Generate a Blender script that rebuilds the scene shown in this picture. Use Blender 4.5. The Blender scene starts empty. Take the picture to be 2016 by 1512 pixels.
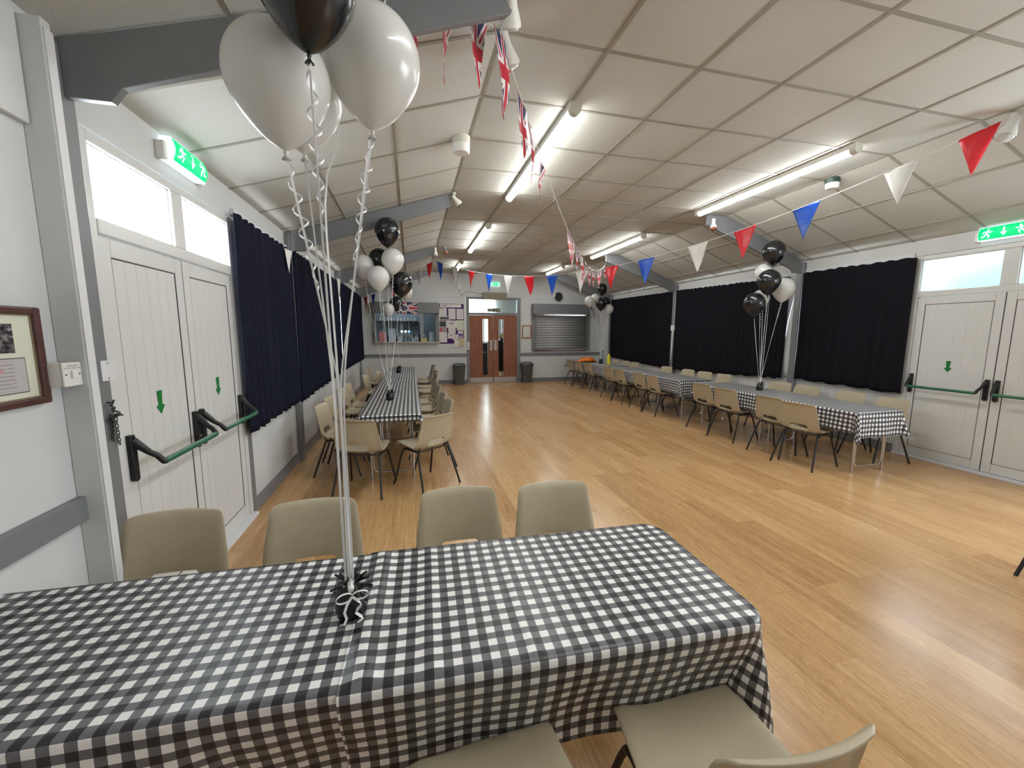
import bpy, math, random
from mathutils import Vector, Matrix, noise
random.seed(7)
PI = math.pi
scene = bpy.context.scene
COL = scene.collection

# ------------------------------------------------------------------ camera
FPX, YAW, PITCH, ROLL, EYE = 790.3, 0.24608, -0.12864, 0.00216, 1.5
fw = Vector((math.sin(YAW)*math.cos(PITCH), math.cos(YAW)*math.cos(PITCH), math.sin(PITCH)))
rt = Vector((math.cos(YAW), -math.sin(YAW), 0)); up = rt.cross(fw)
rt2 = rt*math.cos(ROLL)+up*math.sin(ROLL); up2 = -rt*math.sin(ROLL)+up*math.cos(ROLL)
cam_d = bpy.data.cameras.new('camera'); cam = bpy.data.objects.new('camera', cam_d); COL.objects.link(cam)
m3 = Matrix((rt2, up2, -fw)).transposed()
cam.matrix_world = Matrix.Translation((0, 0, EYE)) @ m3.to_4x4()
cam_d.sensor_width = 36.0; cam_d.lens = FPX/2016*36.0; cam_d.clip_start = 0.05; cam_d.clip_end = 200
scene.camera = cam

# ------------------------------------------------------------------ world, exposure
world = bpy.data.worlds.new('world'); scene.world = world; world.use_nodes = True
wb = world.node_tree.nodes['Background']
wb.inputs[0].default_value = (0.80, 0.90, 1.0, 1); wb.inputs[1].default_value = 13.0
vs = scene.view_settings
vs.view_transform = 'Standard'; vs.look = 'None'; vs.gamma = 1.0; vs.use_curve_mapping = False; vs.exposure = 0.0
TUBE, PANE, SIGN = 50.0, 15.0, 1.3           # emission of lamps, daylit frosted panes, backlit signs

# ------------------------------------------------------------------ materials
def srgb(r, g, b):
    f = lambda c: (c/255/12.92) if c/255 <= 0.04045 else ((c/255+0.055)/1.055)**2.4
    return (f(r), f(g), f(b), 1)
class NT:
    def __init__(s, name):
        s.m = bpy.data.materials.new(name); s.m.use_nodes = True
        s.t = s.m.node_tree; s.n = s.t.nodes; s.l = s.t.links
        s.b = s.n['Principled BSDF']
    def node(s, typ, **kw):
        n = s.n.new(typ)
        for k, v in kw.items(): setattr(n, k, v)
        return n
    def link(s, a, b): s.l.new(a, b)
    def math(s, op, a, b=None, c=None):
        n = s.n.new('ShaderNodeMath'); n.operation = op
        for i, v in enumerate((a, b, c)):
            if v is None: continue
            if isinstance(v, (int, float)): n.inputs[i].default_value = v
            else: s.l.new(v, n.inputs[i])
        return n.outputs[0]
    def mix(s, fac, a, b):
        n = s.n.new('ShaderNodeMix'); n.data_type = 'RGBA'
        for i, v in ((0, fac), (6, a), (7, b)):
            if isinstance(v, (int, float)): n.inputs[i].default_value = v
            elif isinstance(v, tuple): n.inputs[i].default_value = v
            else: s.l.new(v, n.inputs[i])
        return n.outputs[2]
    def ramp(s, fac, stops):
        n = s.n.new('ShaderNodeValToRGB'); e = n.color_ramp.elements
        while len(e) < len(stops): e.new(0.5)
        for el, (p, c) in zip(e, stops): el.position = p; el.color = c
        s.l.new(fac, n.inputs[0]); return n.outputs[0]
    def set(s, **kw):
        for k, v in kw.items():
            i = s.b.inputs[k.replace('_', ' ')]
            if isinstance(v, (int, float, tuple)): i.default_value = v
            else: s.l.new(v, i)
        return s
def mat(name, col, rough=0.5, metal=0.0, var=0.06, scale=8.0, bump=0.0, bscale=60.0, spec=0.5, coat=0.0):
    """painted / moulded surface with slight procedural mottling"""
    t = NT(name); tc = t.node('ShaderNodeTexCoord')
    nz = t.node('ShaderNodeTexNoise'); nz.inputs['Scale'].default_value = scale; nz.inputs['Detail'].default_value = 4
    t.link(tc.outputs['Object'], nz.inputs['Vector'])
    d = tuple(max(0, c*(1-var)) for c in col[:3])+(1,); h = tuple(min(1, c*(1+var)) for c in col[:3])+(1,)
    t.set(Base_Color=t.ramp(nz.outputs['Fac'], [(0.3, d), (0.7, h)]), Roughness=rough, Metallic=metal)
    t.b.inputs['Specular IOR Level'].default_value = spec
    t.b.inputs['Coat Weight'].default_value = coat
    if bump:
        n2 = t.node('ShaderNodeTexNoise'); n2.inputs['Scale'].default_value = bscale
        t.link(tc.outputs['Object'], n2.inputs['Vector'])
        b = t.node('ShaderNodeBump'); b.inputs['Strength'].default_value = bump; b.inputs['Distance'].default_value = 0.01
        t.link(n2.outputs['Fac'], b.inputs['Height']); t.link(b.outputs['Normal'], t.b.inputs['Normal'])
    return t.m
def emit(name, col, strength):
    t = NT(name); t.set(Base_Color=col, Roughness=0.4)
    t.b.inputs['Emission Color'].default_value = col; t.b.inputs['Emission Strength'].default_value = strength
    return t.m

M = {}
M['wall'] = mat('wall_paint', srgb(205, 206, 205), 0.6, var=0.03, scale=2.5, bump=0.08, bscale=45)
M['trim'] = mat('grey_gloss_paint', srgb(120, 121, 124), 0.38, var=0.06, scale=3, bump=0.05)
M['strip'] = mat('white_boards_and_lit_edge', srgb(216, 216, 218), 0.5, var=0.05, scale=4)
M['upvc'] = mat('white_upvc', srgb(212, 212, 210), 0.28, var=0.02, scale=3)
M['groove'] = mat('dark_gasket', srgb(28, 24, 34), 0.6)
M['white'] = mat('white_plastic', srgb(224, 222, 216), 0.35, var=0.02)
M['cream'] = mat('cream_plastic', srgb(205, 202, 188), 0.4, var=0.03)
M['black'] = mat('black_plastic', srgb(24, 24, 28), 0.4, var=0.15)
M['steel_black'] = mat('black_tube', srgb(30, 25, 24), 0.35, var=0.1)
M['green_bar'] = mat('green_enamel', srgb(9, 96, 62), 0.3, var=0.05, coat=0.3)
M['green_arrow'] = mat('green_vinyl', srgb(8, 118, 50), 0.4, var=0.04)
M['chrome'] = mat('bright_steel', srgb(190, 190, 190), 0.22, 1.0, var=0.03)
M['brushed'] = mat('brushed_steel', srgb(168, 160, 152), 0.4, 0.6, var=0.05)
M['chain'] = mat('dull_chain', srgb(70, 78, 78), 0.45, 0.7)
M['chair'] = mat('beige_polypropylene', srgb(176, 164, 139), 0.42, var=0.035, scale=14, bump=0.12, bscale=420)
M['curtain'] = mat('navy_curtain', srgb(28, 30, 44), 0.95, var=0.12, scale=30, bump=0.2, bscale=300, spec=0.1)
M['curtain_b'] = mat('black_curtain', srgb(26, 25, 31), 0.95, var=0.12, scale=30, bump=0.2, bscale=300, spec=0.1)
M['shutter'] = mat('grey_shutter', srgb(118, 119, 121), 0.4, 0.1, var=0.03)
M['purple'] = mat('purple_felt', srgb(66, 26, 92), 0.95, var=0.1, scale=50)
M['bin'] = mat('charcoal_plastic', srgb(72, 69, 66), 0.42, var=0.05, bump=0.08, bscale=300)
M['bin_lid'] = mat('charcoal_lid', srgb(62, 61, 60), 0.3, var=0.05)
M['heater'] = mat('beige_heater', srgb(150, 142, 122), 0.5, var=0.04)
M['paper'] = mat('paper', srgb(222, 218, 212), 0.7, var=0.02)
M['mount'] = mat('cream_mount', srgb(214, 214, 196), 0.8, var=0.02)
M['mahog'] = mat('mahogany_frame', srgb(82, 50, 48), 0.3, var=0.25, scale=12)
M['oakframe'] = mat('oak_frame', srgb(160, 104, 62), 0.4, var=0.2, scale=20)
M['orange'] = mat('orange_plastic_bag', srgb(226, 120, 34), 0.3, var=0.15, scale=18, bump=0.5, bscale=22)
M['yellow'] = mat('yellow_bottle', srgb(226, 214, 40), 0.3, var=0.05)
M['blackfoil'] = mat('black_foil', srgb(12, 12, 14), 0.22, var=0.2, bump=0.8, bscale=70)
M['ribbon'] = mat('white_ribbon', srgb(226, 226, 226), 0.3, var=0.02)
M['cord'] = mat('white_cord', srgb(228, 226, 220), 0.6)
M['barwall'] = mat('bar_back_wall', srgb(120, 136, 144), 0.6, var=0.05)
M['dark'] = mat('dark_cabinet', srgb(46, 50, 52), 0.5, var=0.1)
M['pink'] = mat('pink_bag', srgb(206, 128, 128), 0.6, var=0.25, scale=60)
M['card'] = mat('pale_blue_card', srgb(196, 208, 220), 0.6, var=0.05, scale=40)
M['crate'] = mat('pale_yellow_box', srgb(200, 190, 130), 0.6, var=0.1)
M['dirt'] = mat('tile_floor', srgb(140, 138, 134), 0.4, var=0.1)
M['hedge'] = mat('hedge_leaves', srgb(118, 146, 130), 0.8, var=0.3, scale=20)
M['clockface'] = mat('dark_clock_face', srgb(40, 42, 44), 0.3)
M['silver'] = mat('silver_rim', srgb(165, 165, 165), 0.3, 0.6)
M['amber'] = mat('amber_lamp', srgb(136, 88, 62), 0.2)
M['lampglass'] = mat('lamp_lens', srgb(198, 198, 198), 0.08, var=0.15, scale=40, bump=0.5, bscale=60)
M['sillbrown'] = mat('varnished_sill', srgb(104, 56, 44), 0.3, var=0.15)
M['silverprint'] = mat('silver_print', srgb(120, 122, 126), 0.35, 0.3)
M['red'] = mat('red_pennant', srgb(222, 40, 50), 0.3, var=0.06, scale=25, bump=0.3, bscale=30)
M['blue'] = mat('blue_pennant', srgb(30, 86, 196), 0.3, var=0.06, scale=25, bump=0.3, bscale=30)
M['whitef'] = mat('white_pennant', srgb(224, 222, 218), 0.35, var=0.04, scale=25, bump=0.3, bscale=30)
M['tube'] = emit('lit_tube', (0.975, 1.0, 0.98, 1), TUBE)
M['pane'] = emit('daylit_frosted_glass', (0.86, 0.94, 1.0, 1), PANE)
M['signgreen'] = emit('lit_green_panel', (0.0, 0.50, 0.16, 1), SIGN)
M['signwhite'] = emit('lit_white_diffuser', (0.80, 0.96, 1.0, 1), SIGN*0.75)
M['badge'] = emit('lit_tap_badge', (0.75, 1.0, 0.95, 1), 1.1)
M['badgeb'] = emit('lit_blue_badge', (0.35, 0.6, 1.0, 1), 1.0)
def fabric_translucent(name, col, rough, tr):
    t = NT(name); t.set(Base_Color=col, Roughness=rough); t.b.inputs['Coat Weight'].default_value = 0.5
    t.b.inputs['Coat Roughness'].default_value = 0.12
    nz = t.node('ShaderNodeTexNoise'); nz.inputs['Scale'].default_value = 5
    tc = t.node('ShaderNodeTexCoord'); t.link(tc.outputs['Object'], nz.inputs['Vector'])
    c2 = tuple(c*0.93 for c in col[:3])+(1,)
    t.set(Base_Color=t.mix(nz.outputs['Fac'], c2, col))
    tl = t.node('ShaderNodeBsdfTranslucent'); tl.inputs['Color'].default_value = col
    mx = t.node('ShaderNodeMixShader'); mx.inputs[0].default_value = tr
    t.link(t.b.outputs[0], mx.inputs[1]); t.link(tl.outputs[0], mx.inputs[2])
    out = [n for n in t.n if n.type == 'OUTPUT_MATERIAL'][0]; t.link(mx.outputs[0], out.inputs[0])
    return t.m
M['balloon_w'] = fabric_translucent('pearl_white_latex', (0.78, 0.77, 0.74, 1), 0.3, 0.28)
M['balloon_k'] = mat('black_latex', (0.010, 0.011, 0.013, 1), 0.2, var=0.2, coat=0.25)
def glass(name, col, rough, ior=1.45):
    t = NT(name); nz = t.node('ShaderNodeTexNoise'); nz.inputs['Scale'].default_value = 70
    tc = t.node('ShaderNodeTexCoord'); t.link(tc.outputs['Object'], nz.inputs['Vector'])
    b = t.node('ShaderNodeBump'); b.inputs['Strength'].default_value = 0.15 if rough > 0.1 else 0.01
    t.link(nz.outputs['Fac'], b.inputs['Height']); t.link(b.outputs['Normal'], t.b.inputs['Normal'])
    t.set(Base_Color=col, Roughness=rough, IOR=ior); t.b.inputs['Transmission Weight'].default_value = 1.0
    return t.m
M['frost'] = glass('obscure_glass', (0.93, 1.0, 0.98, 1), 0.32, 1.15)
M['clear'] = glass('clear_glass', (0.96, 1, 1, 1), 0.02, 1.02)
M['greenglass'] = glass('pale_green_bottle', (0.80, 0.95, 0.88, 1), 0.15, 1.2)
M['tumbler'] = mat('frosted_tumbler', srgb(176, 186, 194), 0.15, var=0.25, scale=30)

def wood_floor():
    t = NT('oak_plank_vinyl'); tc = t.node('ShaderNodeTexCoord')
    mp = t.node('ShaderNodeMapping'); mp.inputs['Rotation'].default_value = (0, 0, PI/2)
    t.link(tc.outputs['Object'], mp.inputs['Vector'])
    br = t.node('ShaderNodeTexBrick'); br.offset = 0.37; br.inputs['Scale'].default_value = 1.0
    br.inputs['Brick Width'].default_value = 1.25; br.inputs['Row Height'].default_value = 0.165
    br.inputs['Mortar Size'].default_value = 0.0012; br.inputs['Mortar Smooth'].default_value = 0.3
    br.inputs['Color1'].default_value = (0, 0, 0, 1); br.inputs['Color2'].default_value = (1, 1, 1, 1)
    br.inputs['Mortar'].default_value = (0.2, 0.2, 0.2, 1)
    t.link(mp.outputs[0], br.inputs['Vector'])
    sep = t.node('ShaderNodeSeparateColor'); t.link(br.outputs['Color'], sep.inputs[0]); rnd = sep.outputs[0]
    # grain stretched along the plank, shifted per plank
    cmb = t.node('ShaderNodeCombineXYZ'); t.link(t.math('MULTIPLY', rnd, 37.0), cmb.inputs[2])
    add = t.node('ShaderNodeVectorMath', operation='ADD'); t.link(mp.outputs[0], add.inputs[0]); t.link(cmb.outputs[0], add.inputs[1])
    m2 = t.node('ShaderNodeMapping'); m2.inputs['Scale'].default_value = (1.3, 11, 1); t.link(add.outputs[0], m2.inputs['Vector'])
    wv = t.node('ShaderNodeTexNoise'); wv.inputs['Scale'].default_value = 2.2; wv.inputs['Detail'].default_value = 3; wv.inputs['Distortion'].default_value = 1.4
    t.link(m2.outputs[0], wv.inputs['Vector'])
    rings = t.math('FRACT', t.math('MULTIPLY', wv.outputs['Fac'], 9.0))
    ring2 = t.math('ABSOLUTE', t.math('SUBTRACT', rings, 0.5))
    m3_ = t.node('ShaderNodeMapping'); m3_.inputs['Scale'].default_value = (3, 85, 1); t.link(add.outputs[0], m3_.inputs['Vector'])
    fine = t.node('ShaderNodeTexNoise'); fine.inputs['Scale'].default_value = 1.0; fine.inputs['Detail'].default_value = 5
    t.link(m3_.outputs[0], fine.inputs['Vector'])
    big = t.node('ShaderNodeTexNoise'); big.inputs['Scale'].default_value = 1.1; t.link(m2.outputs[0], big.inputs['Vector'])
    g = t.math('ADD', t.math('MULTIPLY', ring2, 0.36), t.math('ADD', 0.20, t.math('MULTIPLY', fine.outputs['Fac'], 0.42)))
    g = t.math('ADD', g, t.math('MULTIPLY', t.math('SUBTRACT', rnd, 0.5), 0.20))
    g = t.math('ADD', g, t.math('MULTIPLY', t.math('SUBTRACT', big.outputs['Fac'], 0.5), 0.3))
    col = t.ramp(g, [(0.20, srgb(144, 104, 66)), (0.40, srgb(174, 133, 88)), (0.58, srgb(192, 152, 105)), (0.85, srgb(214, 178, 130))])
    col = t.mix(t.math('MULTIPLY', br.outputs['Fac'], 0.3), col, srgb(96, 66, 40))
    t.set(Base_Color=col, Roughness=t.math('ADD', 0.19, t.math('MULTIPLY', fine.outputs['Fac'], 0.12)))
    t.b.inputs['Specular IOR Level'].default_value = 0.5
    b = t.node('ShaderNodeBump'); b.inputs['Strength'].default_value = 0.06; b.inputs['Distance'].default_value = 0.002
    t.link(fine.outputs['Fac'], b.inputs['Height']); t.link(b.outputs['Normal'], t.b.inputs['Normal'])
    return t.m
M['floor'] = wood_floor()

def ceiling_tile():
    t = NT('mineral_fibre_tile'); tc = t.node('ShaderNodeTexCoord')
    n1 = t.node('ShaderNodeTexNoise'); n1.inputs['Scale'].default_value = 120; n1.inputs['Detail'].default_value = 3
    n2 = t.node('ShaderNodeTexNoise'); n2.inputs['Scale'].default_value = 1.6
    for n in (n1, n2): t.link(tc.outputs['Object'], n.inputs['Vector'])
    f = t.math('ADD', t.math('MULTIPLY', n1.outputs['Fac'], 0.6), t.math('MULTIPLY', n2.outputs['Fac'], 0.4))
    t.set(Base_Color=t.ramp(f, [(0.3, srgb(181, 180, 173)), (0.7, srgb(197, 196, 189))]), Roughness=0.85)
    b = t.node('ShaderNodeBump'); b.inputs['Strength'].default_value = 0.25; b.inputs['Distance'].default_value = 0.003
    t.link(n1.outputs['Fac'], b.inputs['Height']); t.link(b.outputs['Normal'], t.b.inputs['Normal'])
    return t.m
M['tile'] = ceiling_tile()
M['grid'] = mat('ceiling_grid_shadowed', srgb(150, 145, 134), 0.5, var=0.03)  # bars coloured darker than the tiles to stand for shadow along the grid

def gingham():
    t = NT('gingham_oilcloth'); uv = t.node('ShaderNodeUVMap'); uv.uv_map = 'UVMap'
    sep = t.node('ShaderNodeSeparateXYZ'); t.link(uv.outputs[0], sep.inputs[0])
    a = t.math('GREATER_THAN', t.math('FRACT', t.math('DIVIDE', sep.outputs[0], 0.0468)), 0.5)
    b = t.math('GREATER_THAN', t.math('FRACT', t.math('DIVIDE', sep.outputs[1], 0.0440)), 0.5)
    s = t.math('ADD', a, b)
    nz = t.node('ShaderNodeTexNoise'); nz.inputs['Scale'].default_value = 900; t.link(uv.outputs[0], nz.inputs['Vector'])
    grey = t.mix(nz.outputs['Fac'], srgb(88, 88, 92), srgb(116, 116, 120))
    col = t.mix(t.math('GREATER_THAN', s, 0.5), srgb(236, 234, 232), grey)
    col = t.mix(t.math('GREATER_THAN', s, 1.5), col, srgb(38, 36, 40))
    t.set(Base_Color=col, Roughness=0.36)
    w = t.node('ShaderNodeTexNoise'); w.inputs['Scale'].default_value = 7; w.inputs['Detail'].default_value = 3; t.link(uv.outputs[0], w.inputs['Vector'])
    bp = t.node('ShaderNodeBump'); bp.inputs['Strength'].default_value = 0.25; bp.inputs['Distance'].default_value = 0.02
    t.link(w.outputs['Fac'], bp.inputs['Height']); t.link(bp.outputs['Normal'], t.b.inputs['Normal'])
    return t.m
M['gingham'] = gingham()

def union_jack(name, roundel):
    t = NT(name); uv = t.node('ShaderNodeUVMap'); uv.uv_map = 'UVMap'
    sep = t.node('ShaderNodeSeparateXYZ'); t.link(uv.outputs[0], sep.inputs[0])
    X = t.math('MULTIPLY', t.math('SUBTRACT', sep.outputs[0], 0.5), 60.0)
    Y = t.math('MULTIPLY', t.math('SUBTRACT', sep.outputs[1], 0.5), 30.0)
    ax, ay = t.math('ABSOLUTE', X), t.math('ABSOLUTE', Y)
    mn = t.math('MINIMUM', ax, ay)
    d1 = t.math('ABSOLUTE', t.math('MULTIPLY', t.math('SUBTRACT', X, t.math('MULTIPLY', Y, 2.0)), 0.447))
    d2 = t.math('ABSOLUTE', t.math('MULTIPLY', t.math('ADD', X, t.math('MULTIPLY', Y, 2.0)), 0.447))
    dg = t.math('MINIMUM', d1, d2)
    B, W, R = srgb(34, 34, 84), srgb(226, 222, 222), srgb(186, 38, 56)
    col = t.mix(t.math('LESS_THAN', dg, 3.0), B, W)
    col = t.mix(t.math('LESS_THAN', dg, 1.0), col, R)
    col = t.mix(t.math('LESS_THAN', mn, 5.0), col, W)
    col = t.mix(t.math('LESS_THAN', mn, 3.0), col, R)
    if roundel:
        r = t.math('SQRT', t.math('ADD', t.math('MULTIPLY', X, X), t.math('MULTIPLY', Y, Y)))
        col = t.mix(t.math('LESS_THAN', r, 10.5), col, W)
        col = t.mix(t.math('LESS_THAN', r, 7.4), col, srgb(72, 64, 104))
    t.set(Base_Color=col, Roughness=0.4)
    return t.m
M['uj'] = union_jack('union_flag_plastic', False)
M['uj_round'] = union_jack('union_flag_with_roundel', True)

def print_mat(name, paper, ink, rows, fill=0.55, head=None):
    """a printed sheet: soft rows of illegible print on paper (UV 0..1)"""
    t = NT(name); uv = t.node('ShaderNodeUVMap'); uv.uv_map = 'UVMap'
    sep = t.node('ShaderNodeSeparateXYZ'); t.link(uv.outputs[0], sep.inputs[0])
    row = t.math('MULTIPLY', sep.outputs[1], rows)
    band = t.math('LESS_THAN', t.math('ABSOLUTE', t.math('SUBTRACT', t.math('FRACT', row), 0.5)), 0.17)
    cmb = t.node('ShaderNodeCombineXYZ'); t.link(t.math('MULTIPLY', sep.outputs[0], 9.0), cmb.inputs[0]); t.link(t.math('MULTIPLY', t.math('FLOOR', row), 7.3), cmb.inputs[1])
    nz = t.node('ShaderNodeTexNoise'); nz.inputs['Scale'].default_value = 1.0; nz.inputs['Detail'].default_value = 4; t.link(cmb.outputs[0], nz.inputs['Vector'])
    inked = t.math('GREATER_THAN', nz.outputs['Fac'], 1-fill)
    inx = t.math('LESS_THAN', t.math('ABSOLUTE', t.math('SUBTRACT', sep.outputs[0], 0.5)), 0.40)
    iny = t.math('LESS_THAN', t.math('ABSOLUTE', t.math('SUBTRACT', sep.outputs[1], 0.5)), 0.44)
    f = t.math('MULTIPLY', t.math('MULTIPLY', band, inked), t.math('MULTIPLY', inx, iny))
    col = t.mix(t.math('MULTIPLY', f, 0.55), paper, ink)
    if head is not None:
        y0, y1, x0, x1, hc = head
        h = t.math('MULTIPLY', t.math('GREATER_THAN', sep.outputs[1], y0), t.math('LESS_THAN', sep.outputs[1], y1))
        h = t.math('MULTIPLY', h, t.math('MULTIPLY', t.math('GREATER_THAN', sep.outputs[0], x0), t.math('LESS_THAN', sep.outputs[0], x1)))
        col = t.mix(h, col, hc)
    t.set(Base_Color=col, Roughness=0.6)
    return t.m

def photo_mat():
    t = NT('old_group_photograph'); uv = t.node('ShaderNodeUVMap'); uv.uv_map = 'UVMap'
    mp = t.node('ShaderNodeMapping'); mp.inputs['Scale'].default_value = (13, 6, 1); t.link(uv.outputs[0], mp.inputs['Vector'])
    nz = t.node('ShaderNodeTexNoise'); nz.inputs['Scale'].default_value = 1.3; nz.inputs['Detail'].default_value = 6; t.link(mp.outputs[0], nz.inputs['Vector'])
    c = t.ramp(nz.outputs['Fac'], [(0.34, srgb(32, 30, 40)), (0.5, srgb(82, 76, 82)), (0.66, srgb(150, 140, 136)), (0.8, srgb(200, 190, 184))])
    sep = t.node('ShaderNodeSeparateXYZ'); t.link(uv.outputs[0], sep.inputs[0])
    def blob(cx, cy, rx, ry, colr, c):
        u = t.math('DIVIDE', t.math('SUBTRACT', sep.outputs[0], cx), rx); v = t.math('DIVIDE', t.math('SUBTRACT', sep.outputs[1], cy), ry)
        return t.mix(t.math('LESS_THAN', t.math('ADD', t.math('MULTIPLY', u, u), t.math('MULTIPLY', v, v)), 1.0), c, colr)
    c = blob(0.60, 0.18, 0.10, 0.26, srgb(196, 200, 206), c)
    c = blob(0.74, 0.16, 0.06, 0.24, srgb(36, 60, 120), c)
    c = blob(0.72, 0.44, 0.045, 0.09, srgb(196, 176, 164), c)
    c = blob(0.58, 0.46, 0.045, 0.09, srgb(190, 172, 160), c)
    t.set(Base_Color=c, Roughness=0.25)
    return t.m
M['photo'] = photo_mat()
def brick_wood(name, c0, c1):
    t = NT(name); tc = t.node('ShaderNodeTexCoord')
    mp = t.node('ShaderNodeMapping'); mp.inputs['Scale'].default_value = (14, 14, 1.1); t.link(tc.outputs['Object'], mp.inputs['Vector'])
    nz = t.node('ShaderNodeTexNoise'); nz.inputs['Scale'].default_value = 1.6; nz.inputs['Detail'].default_value = 5; nz.inputs['Distortion'].default_value = 0.8
    t.link(mp.outputs[0], nz.inputs['Vector'])
    t.set(Base_Color=t.ramp(nz.outputs['Fac'], [(0.3, c0), (0.7, c1)]), Roughness=0.4); return t.m
M['doorwood'] = brick_wood('sapele_veneer', srgb(120, 66, 38), srgb(146, 86, 52))

# ------------------------------------------------------------------ mesh builder
class MB:
    def __init__(s): s.v, s.f, s.uv, s.mi = [], [], [], []; s.cur = 0
    def face(s, idx, uv=None): s.f.append(tuple(idx)); s.uv.append(uv); s.mi.append(s.cur)
    def box(s, x0, x1, y0, y1, z0, z1, T=None):
        b = len(s.v)
        for z in (z0, z1):
            for x, y in ((x0, y0), (x1, y0), (x1, y1), (x0, y1)):
                p = Vector((x, y, z)); s.v.append(T @ p if T else p)
        for q in ((0, 3, 2, 1), (4, 5, 6, 7), (0, 1, 5, 4), (1, 2, 6, 5), (2, 3, 7, 6), (3, 0, 4, 7)):
            s.face([b+i for i in q])
        return s
    def quad(s, a, b_, c, d, uv=((0, 0), (1, 0), (1, 1), (0, 1))):
        b = len(s.v); s.v += [Vector(a), Vector(b_), Vector(c), Vector(d)]; s.face((b, b+1, b+2, b+3), uv); return s
    def prism(s, poly, fn, d0, d1):
        """poly: 2-D outline (ccw), fn(u,v,d)->xyz, extruded d0..d1"""
        n = len(poly); b = len(s.v)
        for d in (d0, d1):
            for (u, v) in poly: s.v.append(Vector(fn(u, v, d)))
        s.face([b+i for i in range(n)][::-1]); s.face([b+n+i for i in range(n)])
        for i in range(n):
            j = (i+1) % n; s.face((b+i, b+j, b+n+j, b+n+i))
        return s
    def tube(s, pts, r, n=8, cap=True, closed=False):
        pts = [Vector(p) for p in pts]; N = len(pts); b = len(s.v)
        rs = r if isinstance(r, (list, tuple)) else [r]*N
        nrm = None
        for i, p in enumerate(pts):
            if closed: t = pts[(i+1) % N]-pts[i-1]
            else: t = pts[min(i+1, N-1)]-pts[max(i-1, 0)]
            t.normalize()
            if nrm is None:
                a = Vector((0, 0, 1)) if abs(t.z) < 0.9 else Vector((1, 0, 0)); nrm = (a-t*a.dot(t)).normalized()
            else:
                nrm = nrm-t*nrm.dot(t)
                nrm = nrm.normalized() if nrm.length > 1e-6 else t.orthogonal().normalized()
            bn = t.cross(nrm)
            for k in range(n):
                a = 2*PI*k/n; s.v.append(p+(nrm*math.cos(a)+bn*math.sin(a))*rs[i])
        for i in range(N if closed else N-1):
            i2 = (i+1) % N
            for k in range(n):
                k2 = (k+1) % n; s.face((b+i*n+k, b+i*n+k2, b+i2*n+k2, b+i2*n+k))
        if cap and not closed:
            s.face([b+k for k in range(n)][::-1]); s.face([b+(N-1)*n+k for k in range(n)])
        return s
    def strip(s, pts, w, side, th=0.0006):
        """flat ribbon swept along pts; side = width direction(s)"""
        pts = [Vector(p) for p in pts]; b = len(s.v); N = len(pts)
        for i, p in enumerate(pts):
            sd = Vector(side[i] if isinstance(side, list) else side)
            t = (pts[min(i+1, N-1)]-pts[max(i-1, 0)]).normalized()
            sd = sd-t*sd.dot(t); sd = sd.normalized() if sd.length > 1e-5 else t.orthogonal().normalized()
            nn = t.cross(sd)*th*0.5
            s.v += [p-sd*w/2-nn, p+sd*w/2-nn, p+sd*w/2+nn, p-sd*w/2+nn]
        for i in range(N-1):
            for k in range(4):
                k2 = (k+1) % 4; s.face((b+4*i+k, b+4*i+k2, b+4*i+4+k2, b+4*i+4+k))
        s.face((b+3, b+2, b+1, b)); e = b+4*(N-1); s.face((e, e+1, e+2, e+3))
        return s
    def lathe(s, prof, n=24, T=None):
        b = len(s.v); rings = []
        for (r, z) in prof:
            if r < 1e-6:
                p = Vector((0, 0, z)); s.v.append(T @ p if T else p); rings.append([len(s.v)-1])
            else:
                ids = []
                for k in range(n):
                    a = 2*PI*k/n; p = Vector((r*math.cos(a), r*math.sin(a), z)); s.v.append(T @ p if T else p); ids.append(len(s.v)-1)
                rings.append(ids)
        for A, B in zip(rings, rings[1:]):
            for k in range(n):
                k2 = (k+1) % n
                if len(A) == 1 and len(B) == 1: continue
                if len(A) == 1: s.face((A[0], B[k2], B[k]))
                elif len(B) == 1: s.face((A[k], A[k2], B[0]))
                else: s.face((A[k], A[k2], B[k2], B[k]))
        return s
    def grid(s, P, UV=None, skip=None, closed_u=False):
        b = len(s.v); R, C = len(P), len(P[0])
        for row in P: s.v += [Vector(p) for p in row]
        for i in range(R-1):
            for j in range(C-1):
                if skip and skip(i, j): continue
                q = ((i, j), (i, j+1), (i+1, j+1), (i+1, j))
                s.face([b+a*C+c for a, c in q], [UV[a][c] for a, c in q] if UV else None)
        return s
    def disc(s, c, u, v, r, n=16):
        b = len(s.v); c, u, v = Vector(c), Vector(u), Vector(v)
        for k in range(n): a = 2*PI*k/n; s.v.append(c+(u*math.cos(a)+v*math.sin(a))*r)
        s.face(range(b, b+n)); return s
    def build(s, name, m, parent=None, smooth=None, bevel=0.0, seg=2, solid=0.0, offset=0.0):
        me = bpy.data.meshes.new(name); me.from_pydata([tuple(p) for p in s.v], [], s.f)
        ms = m if isinstance(m, (list, tuple)) else [m]
        for x in ms: me.materials.append(x)
        if len(ms) > 1:
            for p, i in zip(me.polygons, s.mi): p.material_index = i
        if any(u is not None for u in s.uv):
            l = me.uv_layers.new(name='UVMap')
            for p, u in zip(me.polygons, s.uv):
                if u is not None:
                    for li, c in zip(p.loop_indices, u): l.data[li].uv = c
        me.update()
        if smooth:
            for p in me.polygons: p.use_smooth = True
            if isinstance(smooth, float): me.set_sharp_from_angle(angle=math.radians(smooth))
        o = bpy.data.objects.new(name, me); COL.objects.link(o)
        if parent is not None: o.parent = parent
        if solid:
            md = o.modifiers.new('solid', 'SOLIDIFY'); md.thickness = solid; md.offset = offset
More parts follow.
